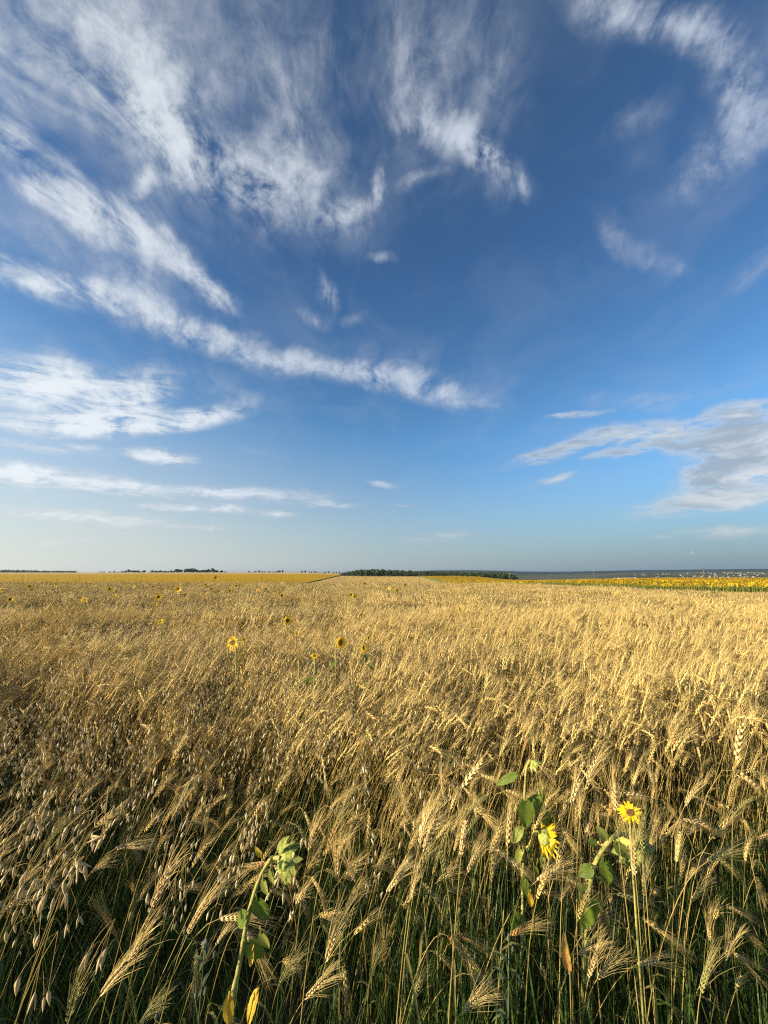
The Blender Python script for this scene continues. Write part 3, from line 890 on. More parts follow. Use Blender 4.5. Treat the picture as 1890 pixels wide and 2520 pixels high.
# 2.6 to 7.6 m, wheat and wild oats mixed
P2 = sector(rgc, 2.5, 7.6, .46, 1.12, .7, 3.0)
b = P2[:, 0] / P2[:, 1]
po = np.clip(.12 + .75 * sm(.35, -.35, b), 0, 1) * (1 - .5 * sm(5.5, 8, P2[:, 1]))
is_oat = rgc.random(len(P2)) < po
scatter('wheat_field', [wheat_clump(300 + i, .72, 230, 1, lean=.18) for i in range(5)], *lay(rgc, P2[(~is_oat) | (rgc.random(len(P2)) < .45)], .20),
        'ripe golden bearded wheat a few steps into the field', 'wheat')
scatter('oat_patch', [oat_clump(400 + i, .62, 80, 1) for i in range(4)], *lay(rgc, P2[is_oat], .26),
        'pale dry wild oats with hanging spikelets mixed through the wheat, thickest on the left', 'wild oats')
P2 = sector(rgc, 7.4, 14, .9, 1.12, .5)
P2 = P2[rgc.random(len(P2)) < .45 * sm(.1, -.5, P2[:, 0] / P2[:, 1]) * (1 - .7 * sm(8, 14, P2[:, 1]))]
scatter('oat_patch', [oat_clump(420 + i, .9, 60, 0) for i in range(2)], *lay(rgc, P2, .26),
        'greyish wild oats scattered further back through the left of the wheat', 'wild oats')
# the field goes on to the left beyond the view and shades its near edge
P2 = sector(rgc, 1.1, 2.5, .46, 1.12, .3, 4.0)
P2 = P2[P2[:, 0] < -1.2 * P2[:, 1] - .35]
scatter('wheat_field', [wheat_clump(320 + i, .72, 200, 1, lean=.18) for i in range(3)], *lay(rgc, P2, .20),
        'ripe wheat of the near edge continuing out of view on the left', 'wheat')
# near edge: crowd between the single stalks, and green grass at their feet
P2 = sector(rgc, 1.55, 2.7, .30, 1.15, .25)
keep = rgc.random(len(P2)) < .55 + .45 * sm(1.5, 2.3, P2[:, 1])
scatter('wheat_field', [wheat_clump(500 + i, .40, 58, 2, hm=.60, hs=.09, lean=.15) for i in range(5)], *lay(rgc, P2[keep], .30),
        'thinner crowd of wheat stems behind the single ears at the near edge', 'wheat')
P2 = sector(rgc, 1.55, 2.7, .42, 1.15, .3)
P2 = P2[rgc.random(len(P2)) < .75 * sm(.15, -.35, P2[:, 0] / P2[:, 1])]
scatter('oat_patch', [oat_clump(440 + i, .42, 26, 1) for i in range(2)], *lay(rgc, P2, .22),
        'wild oats with pale hanging spikelets at the near left edge', 'wild oats')
P2 = sector(rgc, .55, 4.2, .26, 1.15, .3)
scatter('grass', [grass_clump(600 + i, .34, 115) for i in range(4)], *lay(rgc, P2, .04, .1, 3.0, (.7, 1.25)),
        'dark green grass growing in the shade at the foot of the wheat', 'grass')

# ------------------------------------------------------------------ single wheat stalks at the near edge
ear_m = {'h': ('ear_pale', 'awn'), 'p': ('ear', 'awn'), 'g': ('ear_green', 'awn_green'), 'r': ('ear_red', 'awn'), 'y': ('ear_red', 'awn_green')}

def stalk_thing(rg, root, base, d, L, label, kind='p', awned=1.0, nleaf=1, bend=None, group=None, lod=2, fat=1.0, name='wheat_stalk', rad=.0014):
    r = empty(name, root, label, 'wheat stalk', group)
    S, E, A = MB(), MB(), MB(); Ls = []
    class Each:                                # every blade a mesh of its own
        def ribbon(s, *a, **k):
            m = MB(); m.ribbon(*a, **k); Ls.append(m)
    stalk(S, E, A, Each(), rg, root, base, d, L, lod, awned, nleaf, bend, fat, rad)
    S.build('stem', M['stem'], r)
    e = E.build('ear', M[ear_m[kind][0]], r)
    if A.f: A.build('awns', M[ear_m[kind][1]], e)
    for m in Ls: m.build('leaf', M['dryleaf'] if kind != 'g' else M['grass'], r)
    return r

def hero(bx, by, tx, ty, label, kind='h', awned=1.0, lean=None, L0=.078, fat=1.0, nleaf=1, away=0.0, nod=False, sd_=0, lod=3, hmin=.42, hmax=1.0):
    """one stalk set where its ear stands in the field: base and tip of the ear as bearings, distance from its size"""
    rg = np.random.default_rng(1000 + int(bx * 7 + by * 13) + sd_)
    l = math.hypot(tx - bx, ty - by)
    d = FPX * L0 / l
    dn = -ray(bx, by).z
    d = min(max(d, (CAM_Z - hmax) / dn), (CAM_Z - hmin) / dn)
    base, tip = at(bx, by, d), at(tx, ty, d * (1 + away))
    v = tip - base; L = v.length; dv = v.normalized()
    z0 = base.z
    if lean is None: lean = (-.30 * dv.x if not nod else -.42 * np.sign(dv.x) * .6 - .10) + rg.normal(0, .04)
    root = Vector((base.x + lean * z0, base.y + rg.uniform(-.02, .10), 0))
    root.z = land1(root.x, root.y)
    bend = Vector((0, 0, -.10)) if nod else Vector((.04, 0, -.02))
    return stalk_thing(rg, root, base, dv, L, label, kind, awned, nleaf, bend, 'bearded wheat standing out at the near edge', lod, fat * L / .078, rad=.0015)

def LC(cx, cy): return cx * .37975, 1950 + cy * .37975
def put(x0, items):
    for it in items:
        (a, b, c, e), lab = it[0], it[1]
        kw = it[2] if len(it) > 2 else {}
        p, q = LC(a, b), LC(c, e)
        hero(p[0] + x0, p[1], q[0] + x0, q[1], lab, **kw)

N_ = dict(nod=True)
put(0, [
    ((835, 1100, 925, 905), 'pale wheat ear with a long upright brush of awns, lower of two in line'),
    ((975, 770, 1100, 455), 'long pale ear with silky awns sweeping right, tallest in the left foreground', dict(L0=.10)),
    ((655, 1310, 790, 1120), 'pale leaning ear low on the left with its stem running down out of view'),
    ((1215, 920, 1325, 700), 'straw coloured ear with a narrow brush of awns just above the white thistle down'),
    ((745, 920, 660, 770), 'dark olive ear leaning left against the others in the left foreground', dict(kind='y', lean=.25)),
    ((445, 1475, 500, 1215), 'thick greenish ear standing upright at the bottom left', dict(kind='g')),
    ((1420, 820, 1600, 790), 'plump nodding ear arching right over the leaning sunflower stem', dict(nod=True, lean=-.35)),
    ((1460, 880, 1575, 895), 'short pale green nodding ear just under the plump nodding one', dict(kind='g', nod=True, lean=-.3)),
    ((1590, 890, 1680, 1040), 'drooping ear hanging down right across the leaning sunflower stem', dict(nod=True, lean=-.25)),
    ((750, 365, 885, 325), 'small ear lying almost level pointing right in the left foreground', N_),
    ((290, 385, 355, 250), 'greenish straw ear between the hanging oats at the far left', dict(kind='g')),
    ((590, 520, 690, 440), 'slender leaning ear right of the wide open oat spikelet'),
    ((0, 775, 135, 685), 'ear with long level awns entering from the left edge', dict(lean=-.2)),
    ((1730, 450, 1590, 500), 'brown ear lying level and pointing left towards the thistle', dict(lean=.2, kind='r')),
    ((1250, 185, 1335, 195), 'small golden nodding ear left of the leaning sunflower head', N_),
    ((1320, 720, 1400, 650), 'short yellow ear with awns spread right beside the brown level one', dict(kind='y')),
    ((620, 980, 560, 1060), 'small orange ear turned downwards among the low oats', dict(kind='r', nod=True, lean=.2)),
    ((905, 1500, 985, 1390), 'green ear with fine awns at the bottom edge left of the thistle', dict(kind='g')),
])
put(630, [
    ((1060, 330, 1115, 110), 'tall pale ear with a silvery brush of awns, left of a close pair', dict(L0=.09)),
    ((1085, 380, 1160, 170), 'tall pale ear, right of the close pair with sweeping silvery awns', dict(L0=.09)),
    ((1330, 400, 1350, 170), 'upright plaited ear without awns, straw coloured', dict(awned=0.0, L0=.09, fat=1.25)),
    ((1228, 550, 1190, 360), 'green plaited ear without awns leaning left', dict(awned=0.0, kind='g', fat=1.1)),
    ((1370, 515, 1430, 385), 'golden ear with awns fanning up to the right of the awnless ear'),
    ((1180, 575, 1262, 510), 'pale ear on a bowed stem with awns streaming far right', dict(L0=.07, lean=-.4)),
    ((345, 372, 380, 215), 'pale ear with upright awns right of the leaning sunflower head'),
    ((470, 350, 540, 150), 'yellow ochre ear on a long straight yellow stem', dict(kind='y', L0=.085)),
    ((530, 555, 515, 370), 'straight upright ear with awns fanned like a broom in the centre foreground'),
    ((850, 645, 935, 510), 'plump pale ear with a dense brush of awns near the centre of the foreground'),
    ((580, 740, 640, 650), 'short ear with widely spread stiff awns below the broom shaped one'),
    ((410, 808, 470, 885), 'greenish nodding ear meeting an upright one in the centre foreground', dict(kind='g', nod=True, lean=.0)),
    ((455, 1090, 512, 870), 'upright ear met by a greenish nodding one, awns rising above'),
    ((320, 1335, 440, 1205), 'pale fat ear with a broken husk beside it, low in the centre foreground', dict(lean=-.3)),
    ((1245, 930, 1365, 1045), 'copper brown nodding ear, lower of a pair drooping to the right', dict(kind='r', nod=True, lean=-.35)),
    ((1310, 920, 1415, 955), 'copper brown nodding ear, upper of a pair drooping to the right', dict(kind='r', nod=True, lean=-.1)),
    ((1020, 1340, 1072, 1195), 'pale green slim ear low between the centre and the copper pair', dict(kind='g')),
    ((1390, 1180, 1545, 1255), 'grey green nodding ear with awns trailing down right at the bottom', dict(kind='g', nod=True, lean=-.5)),
    ((1335, 1425, 1435, 1325), 'silvery ear with awns spread right along the bottom edge', dict(lean=-.3)),
    ((150, 1245, 200, 1125), 'small greenish ear with crossed awns under the yellowing sunflower leaf', dict(kind='g')),
    ((835, 1100, 825, 940), 'slim yellowish ear standing alone in the dark centre', dict(kind='y')),
    ((225, 640, 235, 540), 'short orange ear under the leaning sunflower head', dict(kind='r')),
    ((1000, 160, 940, 20), 'pale ear leaning left behind the close pair', {}),
    ((640, 575, 590, 430), 'dull ear with dark awns leaning left behind the short spread one', {}),
    ((740, 1200, 760, 1090), 'dim greenish ear in the shade at the bottom centre', dict(kind='g')),
])
put(1260, [
    ((165, 570, 295, 490), 'fat ivory ear with awns streaming right under the yellow sunflower', dict(lean=-.35, L0=.075, fat=1.15)),
    ((310, 705, 362, 590), 'ivory ear with dark base left of the bent sunflower stem', dict(fat=1.1)),
    ((-10, 925, 115, 865), 'orange tinted ear with stiff awns pointing right, left of the dry curled leaf', dict(kind='r', lean=-.3)),
    ((480, 895, 575, 800), 'ivory ear, topmost of the cluster of four right of the dry curled leaf', dict(fat=1.15)),
    ((500, 1195, 545, 1035), 'ivory ear, lower left of the cluster of four with two stems joined', dict(fat=1.15)),
    ((555, 1205, 645, 1090), 'ivory ear, lower right of the cluster of four', dict(fat=1.15)),
    ((430, 1055, 505, 985), 'ivory ear, leftmost of the cluster of four', dict(fat=1.1)),
    ((815, 1115, 955, 1085), 'pale ear on a long arching stem with level awns pointing right', dict(lean=-.55, fat=1.1)),
    ((655, 590, 760, 620), 'green nodding ear, upper of two beside the bent sunflower stem', dict(kind='g', nod=True, lean=.0)),
    ((680, 655, 830, 690), 'pale green nodding ear, lower of two beside the bent sunflower stem', dict(kind='g', nod=True, lean=-.1)),
    ((800, 535, 780, 340), 'upright ear whose awns rise past the small yellow flower', dict(L0=.085, hmax=1.1)),
    ((850, 375, 838, 200), 'slim green ear beside a tall straight yellow stem', dict(kind='g', hmax=1.1)),
    ((1270, 445, 1420, 375), 'big green gold ear with awns streaming right near the right edge', dict(kind='g', lean=-.3, fat=1.2)),
    ((1130, 565, 1182, 495), 'curled short ear below the big green gold one', dict(lean=-.15)),
    ((1130, 285, 1195, 200), 'golden ear with fanned awns high on the right'),
    ((1385, 235, 1435, 150), 'yellowish narrow ear near the right edge above the big one', dict(kind='y')),
    ((1225, 1295, 1272, 1110), 'long ivory green ear standing low on the right', dict(kind='g')),
    ((1285, 965, 1268, 845), 'plaited ivory ear with awns rising straight up at lower right', dict(fat=1.15)),
    ((1385, 1085, 1412, 960), 'ear with awns spread in a wide fan at lower right'),
    ((1385, 735, 1505, 775), 'pale nodding ear with level awns running out at the right edge', dict(nod=True, lean=-.2)),
    ((1105, 215, 1035, 120), 'reddish dark ear leaning left at upper right', dict(kind='r', lean=.2)),
    ((1000, 350, 955, 255), 'small pinkish ear on a thin stem leaning left', dict(kind='r', lean=.25)),
    ((630, 150, 655, 20), 'yellow green ear with upright awns above the bent sunflower', dict(kind='y', hmax=1.1)),
    ((555, 155, 640, 130), 'tiny grey ear tipped over on a thin curved stem', dict(lean=-.15, nod=True)),
    ((1590, 300, 1680, 262), 'ear crossing the right edge with awns pointing out of view', dict(lean=-.3)),
    ((1440, 1040, 1540, 1110), 'drooping ear with fine awns in the shade at lower right', dict(nod=True)),
])
# a few that stand out further in, above the crowd on the right
def far_hero(x, y, x2, y2, lab, **k): hero(x * 1890 / 1659, y * 1890 / 1659, x2 * 1890 / 1659, y2 * 1890 / 1659, lab, lod=2, **k)
far_hero(1268, 1690, 1290, 1630, 'ear with a wide pale fan of awns right of the green sunflower bud')
far_hero(1235, 1735, 1250, 1675, 'ear with swept awns just right of the green sunflower bud')
far_hero(1000, 1700, 1040, 1640, 'golden ear leaning right left of the green sunflower bud')
far_hero(1330, 1750, 1325, 1690, 'pale upright ear above the small yellow flower')
far_hero(1590, 1640, 1600, 1560, 'pale bushy ear with spread awns high at the right edge')
far_hero(1480, 1740, 1500, 1700, 'small nodding ear near the upper right of the crowd', nod=True)
far_hero(1595, 1665, 1640, 1700, 'long pale ear arching down near the right edge', nod=True)

# the rest of the nearest stalks
rgi = np.random.default_rng(55)
GEN = 'ordinary wheat stalk of the crowd filling the near edge of the field'
gen = []
for i in range(22):
    rg = np.random.default_rng(700 + i)
    h = rg.uniform(.56, .84); a = rg.normal(0, .6); q = h * rg.uniform(.03, .22)
    base = Vector((math.cos(a) * q, math.sin(a) * q, h))
    if i % 3 == 2:
        d = Vector((1, rg.normal(0, .4), rg.uniform(-.5, .3))).normalized(); bd = Vector((0, 0, -.14))
    else:
        d = Vector((rg.uniform(-.1, .75), rg.normal(0, .25), 1)).normalized(); bd = Vector((.06, 0, -.02))
    gen.append(stalk_thing(rg, Vector((0, 0, 0)), base, d, rg.uniform(.055, .095), GEN, 'g' if i in (4, 11, 17) else 'y' if i in (7, 19) else 'r' if i == 14 else 'h' if i % 5 == 0 else 'p', rg.uniform(.75, 1.25), 1, bd, 'ordinary bearded wheat stalks at the near edge', 2))
gp = []
while len(gp) < 150:
    y = rgi.uniform(1.35, 2.6); x = rgi.uniform(-1.12, 1.12) * (y + .15)
    if abs(x) > 1.12 * y + .1: continue
    if rgi.random() < .35 * sm(.1, -.6, x / y): continue
    if y < 1.6 and rgi.random() < .5: continue
    gp.append((x, y))
for i, (x, y) in enumerate(gp):
    o = gen[i] if i < len(gen) else copy_tree(gen[int(rgi.integers(0, len(gen)))])
    o.location = (x, y, land1(x, y))
    ln = .34 * (.3 + .7 * float(sm(.6, -.8, x / y)))
    o.rotation_euler = (rgi.normal(0, .06), ln + rgi.normal(0, .08), rgi.normal(0, .5))
    s = rgi.uniform(.88, 1.12); o.scale = (s, s, s)

# ------------------------------------------------------------------ oats
def oat_thing(rg, root, top, spikes, label, group, L=.026, r=.0034, n=6):
    t = empty('oat_plant', root, label, 'wild oat', group)
    ln = Vector((top.x - root.x, top.y - root.y, 0))
    h = top.z - root.z
    S = MB()
    pts = hermite(root, Vector((0, 0, h)), top, ln * 1.6 + Vector((0, 0, h * .45)), 10)
    S.tube(pts, [.0017 - .0011 * i / 10 for i in range(11)], 5, cap=False)
    for sp in spikes:
        e = sp[0]
        q = min(pts[4:], key=lambda p: (p - (e + Vector((0, 0, .05)))).length)
        S.tube(hermite(q, (e - q) * .6 + Vector((0, 0, .04)), e, Vector((0, 0, -.03)), 4), .00045, 3, cap=False)
    S.build('stem', M['stem'], t)
    for sp in spikes:
        m = MB(); spikelet(m, rg, sp[0], sp[1], L * sp[2], r * sp[2], sp[3], n)
        m.build('spikelet', M['oat'], t)
    lf = MB(); blade(lf, rg, pts[3], rg.uniform(-1, 1), .2, .007, 1.2); lf.build('leaf', M['dryleaf'], t)
    return t
oats = [
    ('wild oat with a bunch of ivory spikelets at the upper left of the foreground', .95, [(270, 85), (290, 110), (205, 180), (225, 230), (250, 200), (262, 240), (385, 300), (325, 350), (150, 195)]),
    ('wild oat with one big papery spikelet lying open level in the left foreground', .95, [(655, 290, 'o'), (665, 290), (628, 160), (690, 60), (735, 100), (510, 205), (440, 215)]),
    ('wild oat with a gaping three parted white spikelet in the left foreground', .82, [(490, 445, 'w'), (505, 450, 'w'), (430, 480), (550, 470), (480, 470)]),
    ('wild oat hanging at the far left edge of the foreground', .85, [(40, 530), (95, 480), (165, 520), (250, 555), (305, 650), (200, 620), (180, 500), (150, 620), (280, 680)]),
    ('wild oat with a slim dark pair of spikelets in the middle of the left foreground', .80, [(435, 850), (510, 800), (415, 580), (435, 650), (350, 680)]),
    ('wild oat with two long pale spikelets side by side at lower left', .76, [(230, 925), (255, 920), (40, 900), (105, 760), (150, 600)]),
    ('wild oat with grey spikelets under the orange ear at lower left', .72, [(570, 1040), (650, 1060), (690, 1010)]),
    ('wild oat with dull spikelets at the very bottom left', .70, [(230, 1290), (285, 1330), (315, 1280), (120, 1200)]),
    ('wild oat with small pale spikelets above the long silky ear', 1.0, [(1085, 310), (1120, 335), (1180, 190), (1215, 165), (1015, 440), (1045, 470), (960, 650), (850, 770)]),
]
for i, (lab, dep, sp) in enumerate(oats):
    rg = np.random.default_rng(1300 + i)
    spk = []
    for s in sp:
        px, py = LC(s[0], s[1]); e = at(px, py, dep * rg.uniform(.96, 1.06))
        k = s[2] if len(s) > 2 else ''
        d = Vector((-1, .1, -.22)) if k == 'o' else Vector((.45, 0, -.6)) if k == 'w' else Vector((rg.uniform(-.35, .15), rg.normal(0, .2), -1))
        spk.append((e, d.normalized(), rg.uniform(.8, 1.2) * (1.2 if k else 1), rg.uniform(.10, .30) if not k else .22 if k == 'o' else .5))
    mx = sum((s[0] for s in spk), Vector((0, 0, 0))) / len(spk)
    topz = max(s[0].z for s in spk)
    top = Vector((mx.x + .02, mx.y + .01, topz + .035))
    root = Vector((top.x - .22 * topz, top.y + .06, 0)); root.z = land1(root.x, root.y)
    oat_thing(rg, root, top, spk, lab, 'wild oats standing out in the left foreground')
og = []
for i in range(6):
    rg = np.random.default_rng(1400 + i)
    h = rg.uniform(.78, .98); ln = Vector((rg.uniform(.05, .22), rg.normal(0, .05), 0))
    top = Vector((ln.x * h, ln.y, h)); spk = []
    for q, e in panicle_points(rg, top, .22, 13, .055, ln):
        spk.append((e, (Vector((.05, 0, -1)) + rvec(rg, .18)).normalized(), rg.uniform(.85, 1.1), rg.uniform(.1, .2)))
    og.append(oat_thing(rg, Vector((0, 0, 0)), top, spk, 'pale dry wild oat plant with hanging spikelets in the left of the near crop', 'wild oats of the near left crop', n=5))
k = 0
while k < 36:
    y = rgi.uniform(1.4, 2.7); x = rgi.uniform(-1.1, .25) * y
    if rgi.random() > float(sm(.25, -.5, x / y)) + .08: continue
    o = og[k] if k < 6 else copy_tree(og[int(rgi.integers(0, 6))])
    o.location = (x, y, land1(x, y)); o.rotation_euler = (rgi.normal(0, .05), .12 + rgi.normal(0, .08), rgi.normal(0, .6))
    s = rgi.uniform(.88, 1.08); o.scale = (s, s, s); k += 1

# ------------------------------------------------------------------ sunflowers
def leaf_mesh(p, dirv, up, L, W, droop=.35, curl=.25, petiole=.05, seed=0, toothed=True):
    """heart shaped blade on its petiole, arched and a little cupped"""
    rg = np.random.default_rng(seed); mb = MB()
    d = dirv.normalized(); s = d.cross(up).normalized(); u = s.cross(d).normalized()
    q = p + d * petiole
    mb.tube([p, p + d * petiole * .5 + u * petiole * .12, q], [.0022, .0019, .0016], 5)
    nu, nv = 10, 7
    b = len(mb.v)
    for i in range(nu + 1):
        t = i / nu
        wdt = W * .5 * 1.9 * (t + .015) ** .55 * (1 - t) ** .95
        if toothed and 0 < i < nu: wdt *= 1 + (.05 if i % 2 else -.04) + rg.uniform(-.03, .03)
        for j in range(nv):
            w = (j / (nv - 1) - .5) * 2
            back = -.16 * L * abs(w) ** 1.5 * (1 - t) ** 3
            x = L * t + back
            z = -droop * L * t * t + curl * wdt * abs(w) ** 1.4 + .05 * wdt * math.sin(6 * t + 3 * w + seed) - .012 * L * (1 if j == nv // 2 else 0)
            mb.v.append(q + d * x + s * (w * wdt) + u * z)
    for i in range(nu):
        for j in range(nv - 1):
            k_ = b + i * nv + j
            mb.face(k_, k_ + 1, k_ + nv + 1, k_ + nv)
    return mb

def flower_head(root, c, nrm, R_, rg, petals=1.0, plen=.85, bracts=14, fold=.0, disc=True, nod_bud=False, roll=0.0):
    """receptacle with its bracts behind, seed disc in front, ray petals round the rim; R_ is the disc radius"""
    n = nrm.normalized(); a = n.orthogonal().normalized(); a = Matrix.Rotation(roll, 3, n) @ a; b = n.cross(a)
    m = MB()
    prof = [(-.75, .10), (-.62, .35), (-.42, .72), (-.18, .96), (0, 1.0), (.06, .93)]
    N = 18; base = len(m.v)
    for z, q in prof:
        for k_ in range(N):
            w = 6.2832 * k_ / N
            rr = R_ * q * (1 + .04 * math.sin(5 * w + roll))
            m.v.append(c + n * (R_ * z) + (a * math.cos(w) + b * math.sin(w)) * rr)
    for i in range(len(prof) - 1):
        for k_ in range(N):
            q = base + i * N
            m.face(q + k_, q + (k_ + 1) % N, q + N + (k_ + 1) % N, q + N + k_)
    m.face(*[base + k_ for k_ in range(N)][::-1])
    if not disc: m.face(*[base + (len(prof) - 1) * N + k_ for k_ in range(N)])
    hd = m.build('flower_head', M['sf_head'], root)
    if disc:
        m = MB(); base = len(m.v); pr = [(.05, .93), (.13, .75), (.17, .5), (.13, .22)]
        for z, q in pr:
            for k_ in range(N):
                w = 6.2832 * k_ / N
                m.v.append(c + n * (R_ * z) + (a * math.cos(w) + b * math.sin(w)) * (R_ * q))
        for i in range(3):
            for k_ in range(N):
                q = base + i * N
                m.face(q + k_, q + (k_ + 1) % N, q + N + (k_ + 1) % N, q + N + k_)
        m.face(*[base + 3 * N + k_ for k_ in range(N)])
        m.build('disc', M['disc'], hd)
    if bracts:
        m = MB()
        for k_ in range(bracts):
            w = 6.2832 * (k_ + rg.uniform(-.25, .25)) / bracts
            e = a * math.cos(w) + b * math.sin(w); lay_ = k_ % 3
            L = R_ * rg.uniform(.6, 1.0)
            st = c + n * (R_ * (-.52 + .20 * lay_)) + e * (R_ * (.68 + .14 * lay_))
            cu = rg.uniform(-.75, .25)
            pts = [st + e * (L * t * .5) + n * (L * (.55 * t - cu * t * t)) for t in (0, .3, .6, .85, 1)]
            W = R_ * .50
            m.ribbon(pts, [W * .8, W, W * .75, W * .3, .0004], n, .25)
        m.build('bracts', M['bract'], hd)
    if petals > 0:
        m = MB(); NP = int(26 * petals)
        for k_ in range(NP):
            w = 6.2832 * (k_ + rg.uniform(-.4, .4)) / NP
            e = a * math.cos(w) + b * math.sin(w)
            L = R_ * plen * rg.uniform(.75, 1.25); f = fold + rg.uniform(-.25, .3)
            st = c + e * (R_ * .9) + n * (R_ * .03 * (k_ % 2))
            dr = (e * math.cos(f) + n * math.sin(f)).normalized()
            tw = rg.uniform(-.2, .2)
            sd2 = e.cross(n)
            pts = [st + dr * (L * t) + sd2 * (tw * L * t * t) + n * (L * rg.uniform(-.02, .02)) - Vector((0, 0, L * .18 * t * t)) for t in (0, .25, .55, .82, 1)]
            W = R_ * (.30 if plen < 1.6 else .40)
            m.ribbon(pts, [W * .6, W * 1.1, W * 1.15, W * .65, .0004], n, .18)
        m.build('petals', M['petal'], hd)
    return hd

def stem_mesh(root, pts, r0, r1, mat='sf_stem', name='stem', hairs=False):
    fine = []
    P = [pts[0]] + list(pts) + [pts[-1]]
    for i in range(len(P) - 3):
        for k_ in range(6):
            t = k_ / 6; p0, p1, p2, p3 = P[i:i + 4]
            fine.append(.5 * (2 * p1 + (p2 - p0) * t + (2 * p0 - 5 * p1 + 4 * p2 - p3) * t * t + (3 * p1 - p0 - 3 * p2 + p3) * t ** 3))
    fine.append(pts[-1])
    n = len(fine)
    rgs = np.random.default_rng(int(abs(pts[-1].x) * 1e4) + n)
    mb = MB().tube(fine, [(r0 + (r1 - r0) * i / (n - 1)) * rgs.uniform(.93, 1.09) for i in range(n)], 9)
    if hairs:
        for _ in range(420):
            i = int(rgs.integers(0, n - 1)); p = fine[i].lerp(fine[i + 1], rgs.random())
            d = (fine[i + 1] - fine[i]).normalized().cross(rvec(rgs, 1)).normalized()
            mb.needle(p + d * (r0 * .9), (d + rvec(rgs, .25)).normalized(), rgs.uniform(.0015, .0035), .00018, None, 1)
    return mb.build(name, M[mat], root)

def add_leaf(root, px, py, px2, py2, dep, W, mat='sf_leaf', face=(-.3, -.8, .5), droop=.15, curl=.2, seed=0, dz=0.0, petiole=.02):
    p, q = at(px, py, dep), at(px2, py2, dep + dz)
    v = q - p
    o = leaf_mesh(p, v, Vector(face), v.length * .92, W, droop, curl, petiole, seed).build('leaf', M[mat], root)
    return o

def ground_under(p, dx=0, dy=0):
    return Vector((p.x + dx, p.y + dy, land1(p.x + dx, p.y + dy)))

# A: head hanging over to the right of a leaning stem, seen from behind
dA = 1.05
r = empty('sunflower', ground_under(at(564, 2517, .93), -.05, .10), 'leaning sunflower with pale green drooping head seen from behind and yellowed lower leaves', 'sunflower', 'sunflowers in the foreground')
stem_mesh(r, [world_loc(r), at(566, 2510, .96), at(586, 2390, .99), at(612, 2250, 1.02), at(635, 2172, 1.04), at(655, 2130, dA), at(672, 2112, dA), at(690, 2112, dA - .01)], .0058, .0054, hairs=True)
hA = flower_head(r, at(707, 2120, dA), Vector((.80, .50, -.34)), .037, np.random.default_rng(1), petals=0, bracts=30)
add_leaf(r, 668, 2125, 668, 2168, dA - .01, .030, 'sf_leaf_pale', seed=1)
add_leaf(r, 648, 2150, 652, 2198, dA - .02, .032, 'sf_leaf_pale', seed=2)
add_leaf(r, 630, 2200, 652, 2262, dA - .04, .062, 'sf_leaf', seed=3, face=(-.1, -1, .1))
add_leaf(r, 652, 2120, 636, 2098, dA - .01, .020, 'sf_leaf_yellow', seed=4)
add_leaf(r, 626, 2325, 614, 2372, 1.0, .026, 'sf_leaf_yellow', seed=5)
add_leaf(r, 638, 2430, 600, 2530, .95, .040, 'sf_leaf_yellow', seed=6, face=(-.6, -.7, .3))
add_leaf(r, 565, 2440, 560, 2525, .94, .036, 'sf_leaf_yellow', seed=7, face=(.2, -1, .2))
add_leaf(r, 640, 2280, 655, 2330, 1.04, .04, 'sf_leaf_pale', seed=8)

add_leaf(r, 616, 2235, 590, 2270, 1.0, .050, 'sf_leaf', seed=61, face=(-.5, -.8, .3))
add_leaf(r, 600, 2310, 640, 2350, 1.0, .055, 'sf_leaf', seed=62)
add_leaf(r, 676, 2106, 700, 2070, dA, .030, 'sf_leaf_pale', seed=63)

# B: bud on top, a yellow flower on a side branch
dB = 1.55
r = empty('sunflower', ground_under(at(1284, 2330, 1.36), 0, .12), 'tall sunflower with a green bud on top and a yellow side flower', 'sunflower', 'sunflowers in the foreground')
stem_mesh(r, [world_loc(r), at(1284, 2330, 1.42), at(1286, 2180, 1.50), at(1289, 2060, dB), at(1291, 1960, dB), at(1295, 1895, dB), at(1304, 1872, dB), at(1312, 1876, dB - .01)], .0058, .0042, hairs=True)
flower_head(r, at(1318, 1884, dB - .02), Vector((.55, -.45, -.75)), .026, np.random.default_rng(2), petals=0, bracts=26, disc=False)
flower_head(r, at(1338, 2060, dB - .03), Vector((.90, .22, -.38)), .028, np.random.default_rng(3), petals=1.2, plen=1.5, fold=.6)
stem_mesh(r, [at(1289, 2088, dB), at(1302, 2080, dB - .02), at(1310, 2052, dB - .02), at(1322, 2046, dB - .03), at(1330, 2052, dB - .03)], .0036, .0034, name='side_branch')
add_leaf(r, 1278, 1902, 1226, 1928, dB, .045, 'sf_leaf', face=(.1, -.7, .7), seed=11)
add_leaf(r, 1292, 1962, 1296, 2038, dB - .03, .082, 'sf_leaf', face=(-.15, -1, .15), seed=12, droop=.1)
add_leaf(r, 1312, 1966, 1360, 2040, dB - .01, .070, 'sf_leaf', face=(.2, -.9, .4), seed=13)
add_leaf(r, 1322, 1925, 1338, 1970, dB, .014, 'sf_leaf_pale', seed=14)
add_leaf(r, 1326, 1985, 1330, 2026, dB, .022, 'sf_leaf_pale', seed=15)
add_leaf(r, 1280, 2080, 1274, 2124, dB - .03, .036, 'sf_leaf_pale', seed=16)
add_leaf(r, 1334, 2098, 1338, 2138, dB - .04, .028, 'sf_leaf_pale', seed=17)
add_leaf(r, 1300, 2074, 1304, 2096, dB - .02, .024, 'sf_leaf', seed=18)
add_leaf(r, 1288, 2150, 1296, 2210, dB - .08, .045, 'sf_leaf', seed=19)
add_leaf(r, 1306, 2188, 1306, 2228, dB - .10, .032, 'sf_leaf_yellow', seed=20)
add_leaf(r, 1312, 2120, 1322, 2150, dB - .05, .026, 'sf_leaf', seed=21)

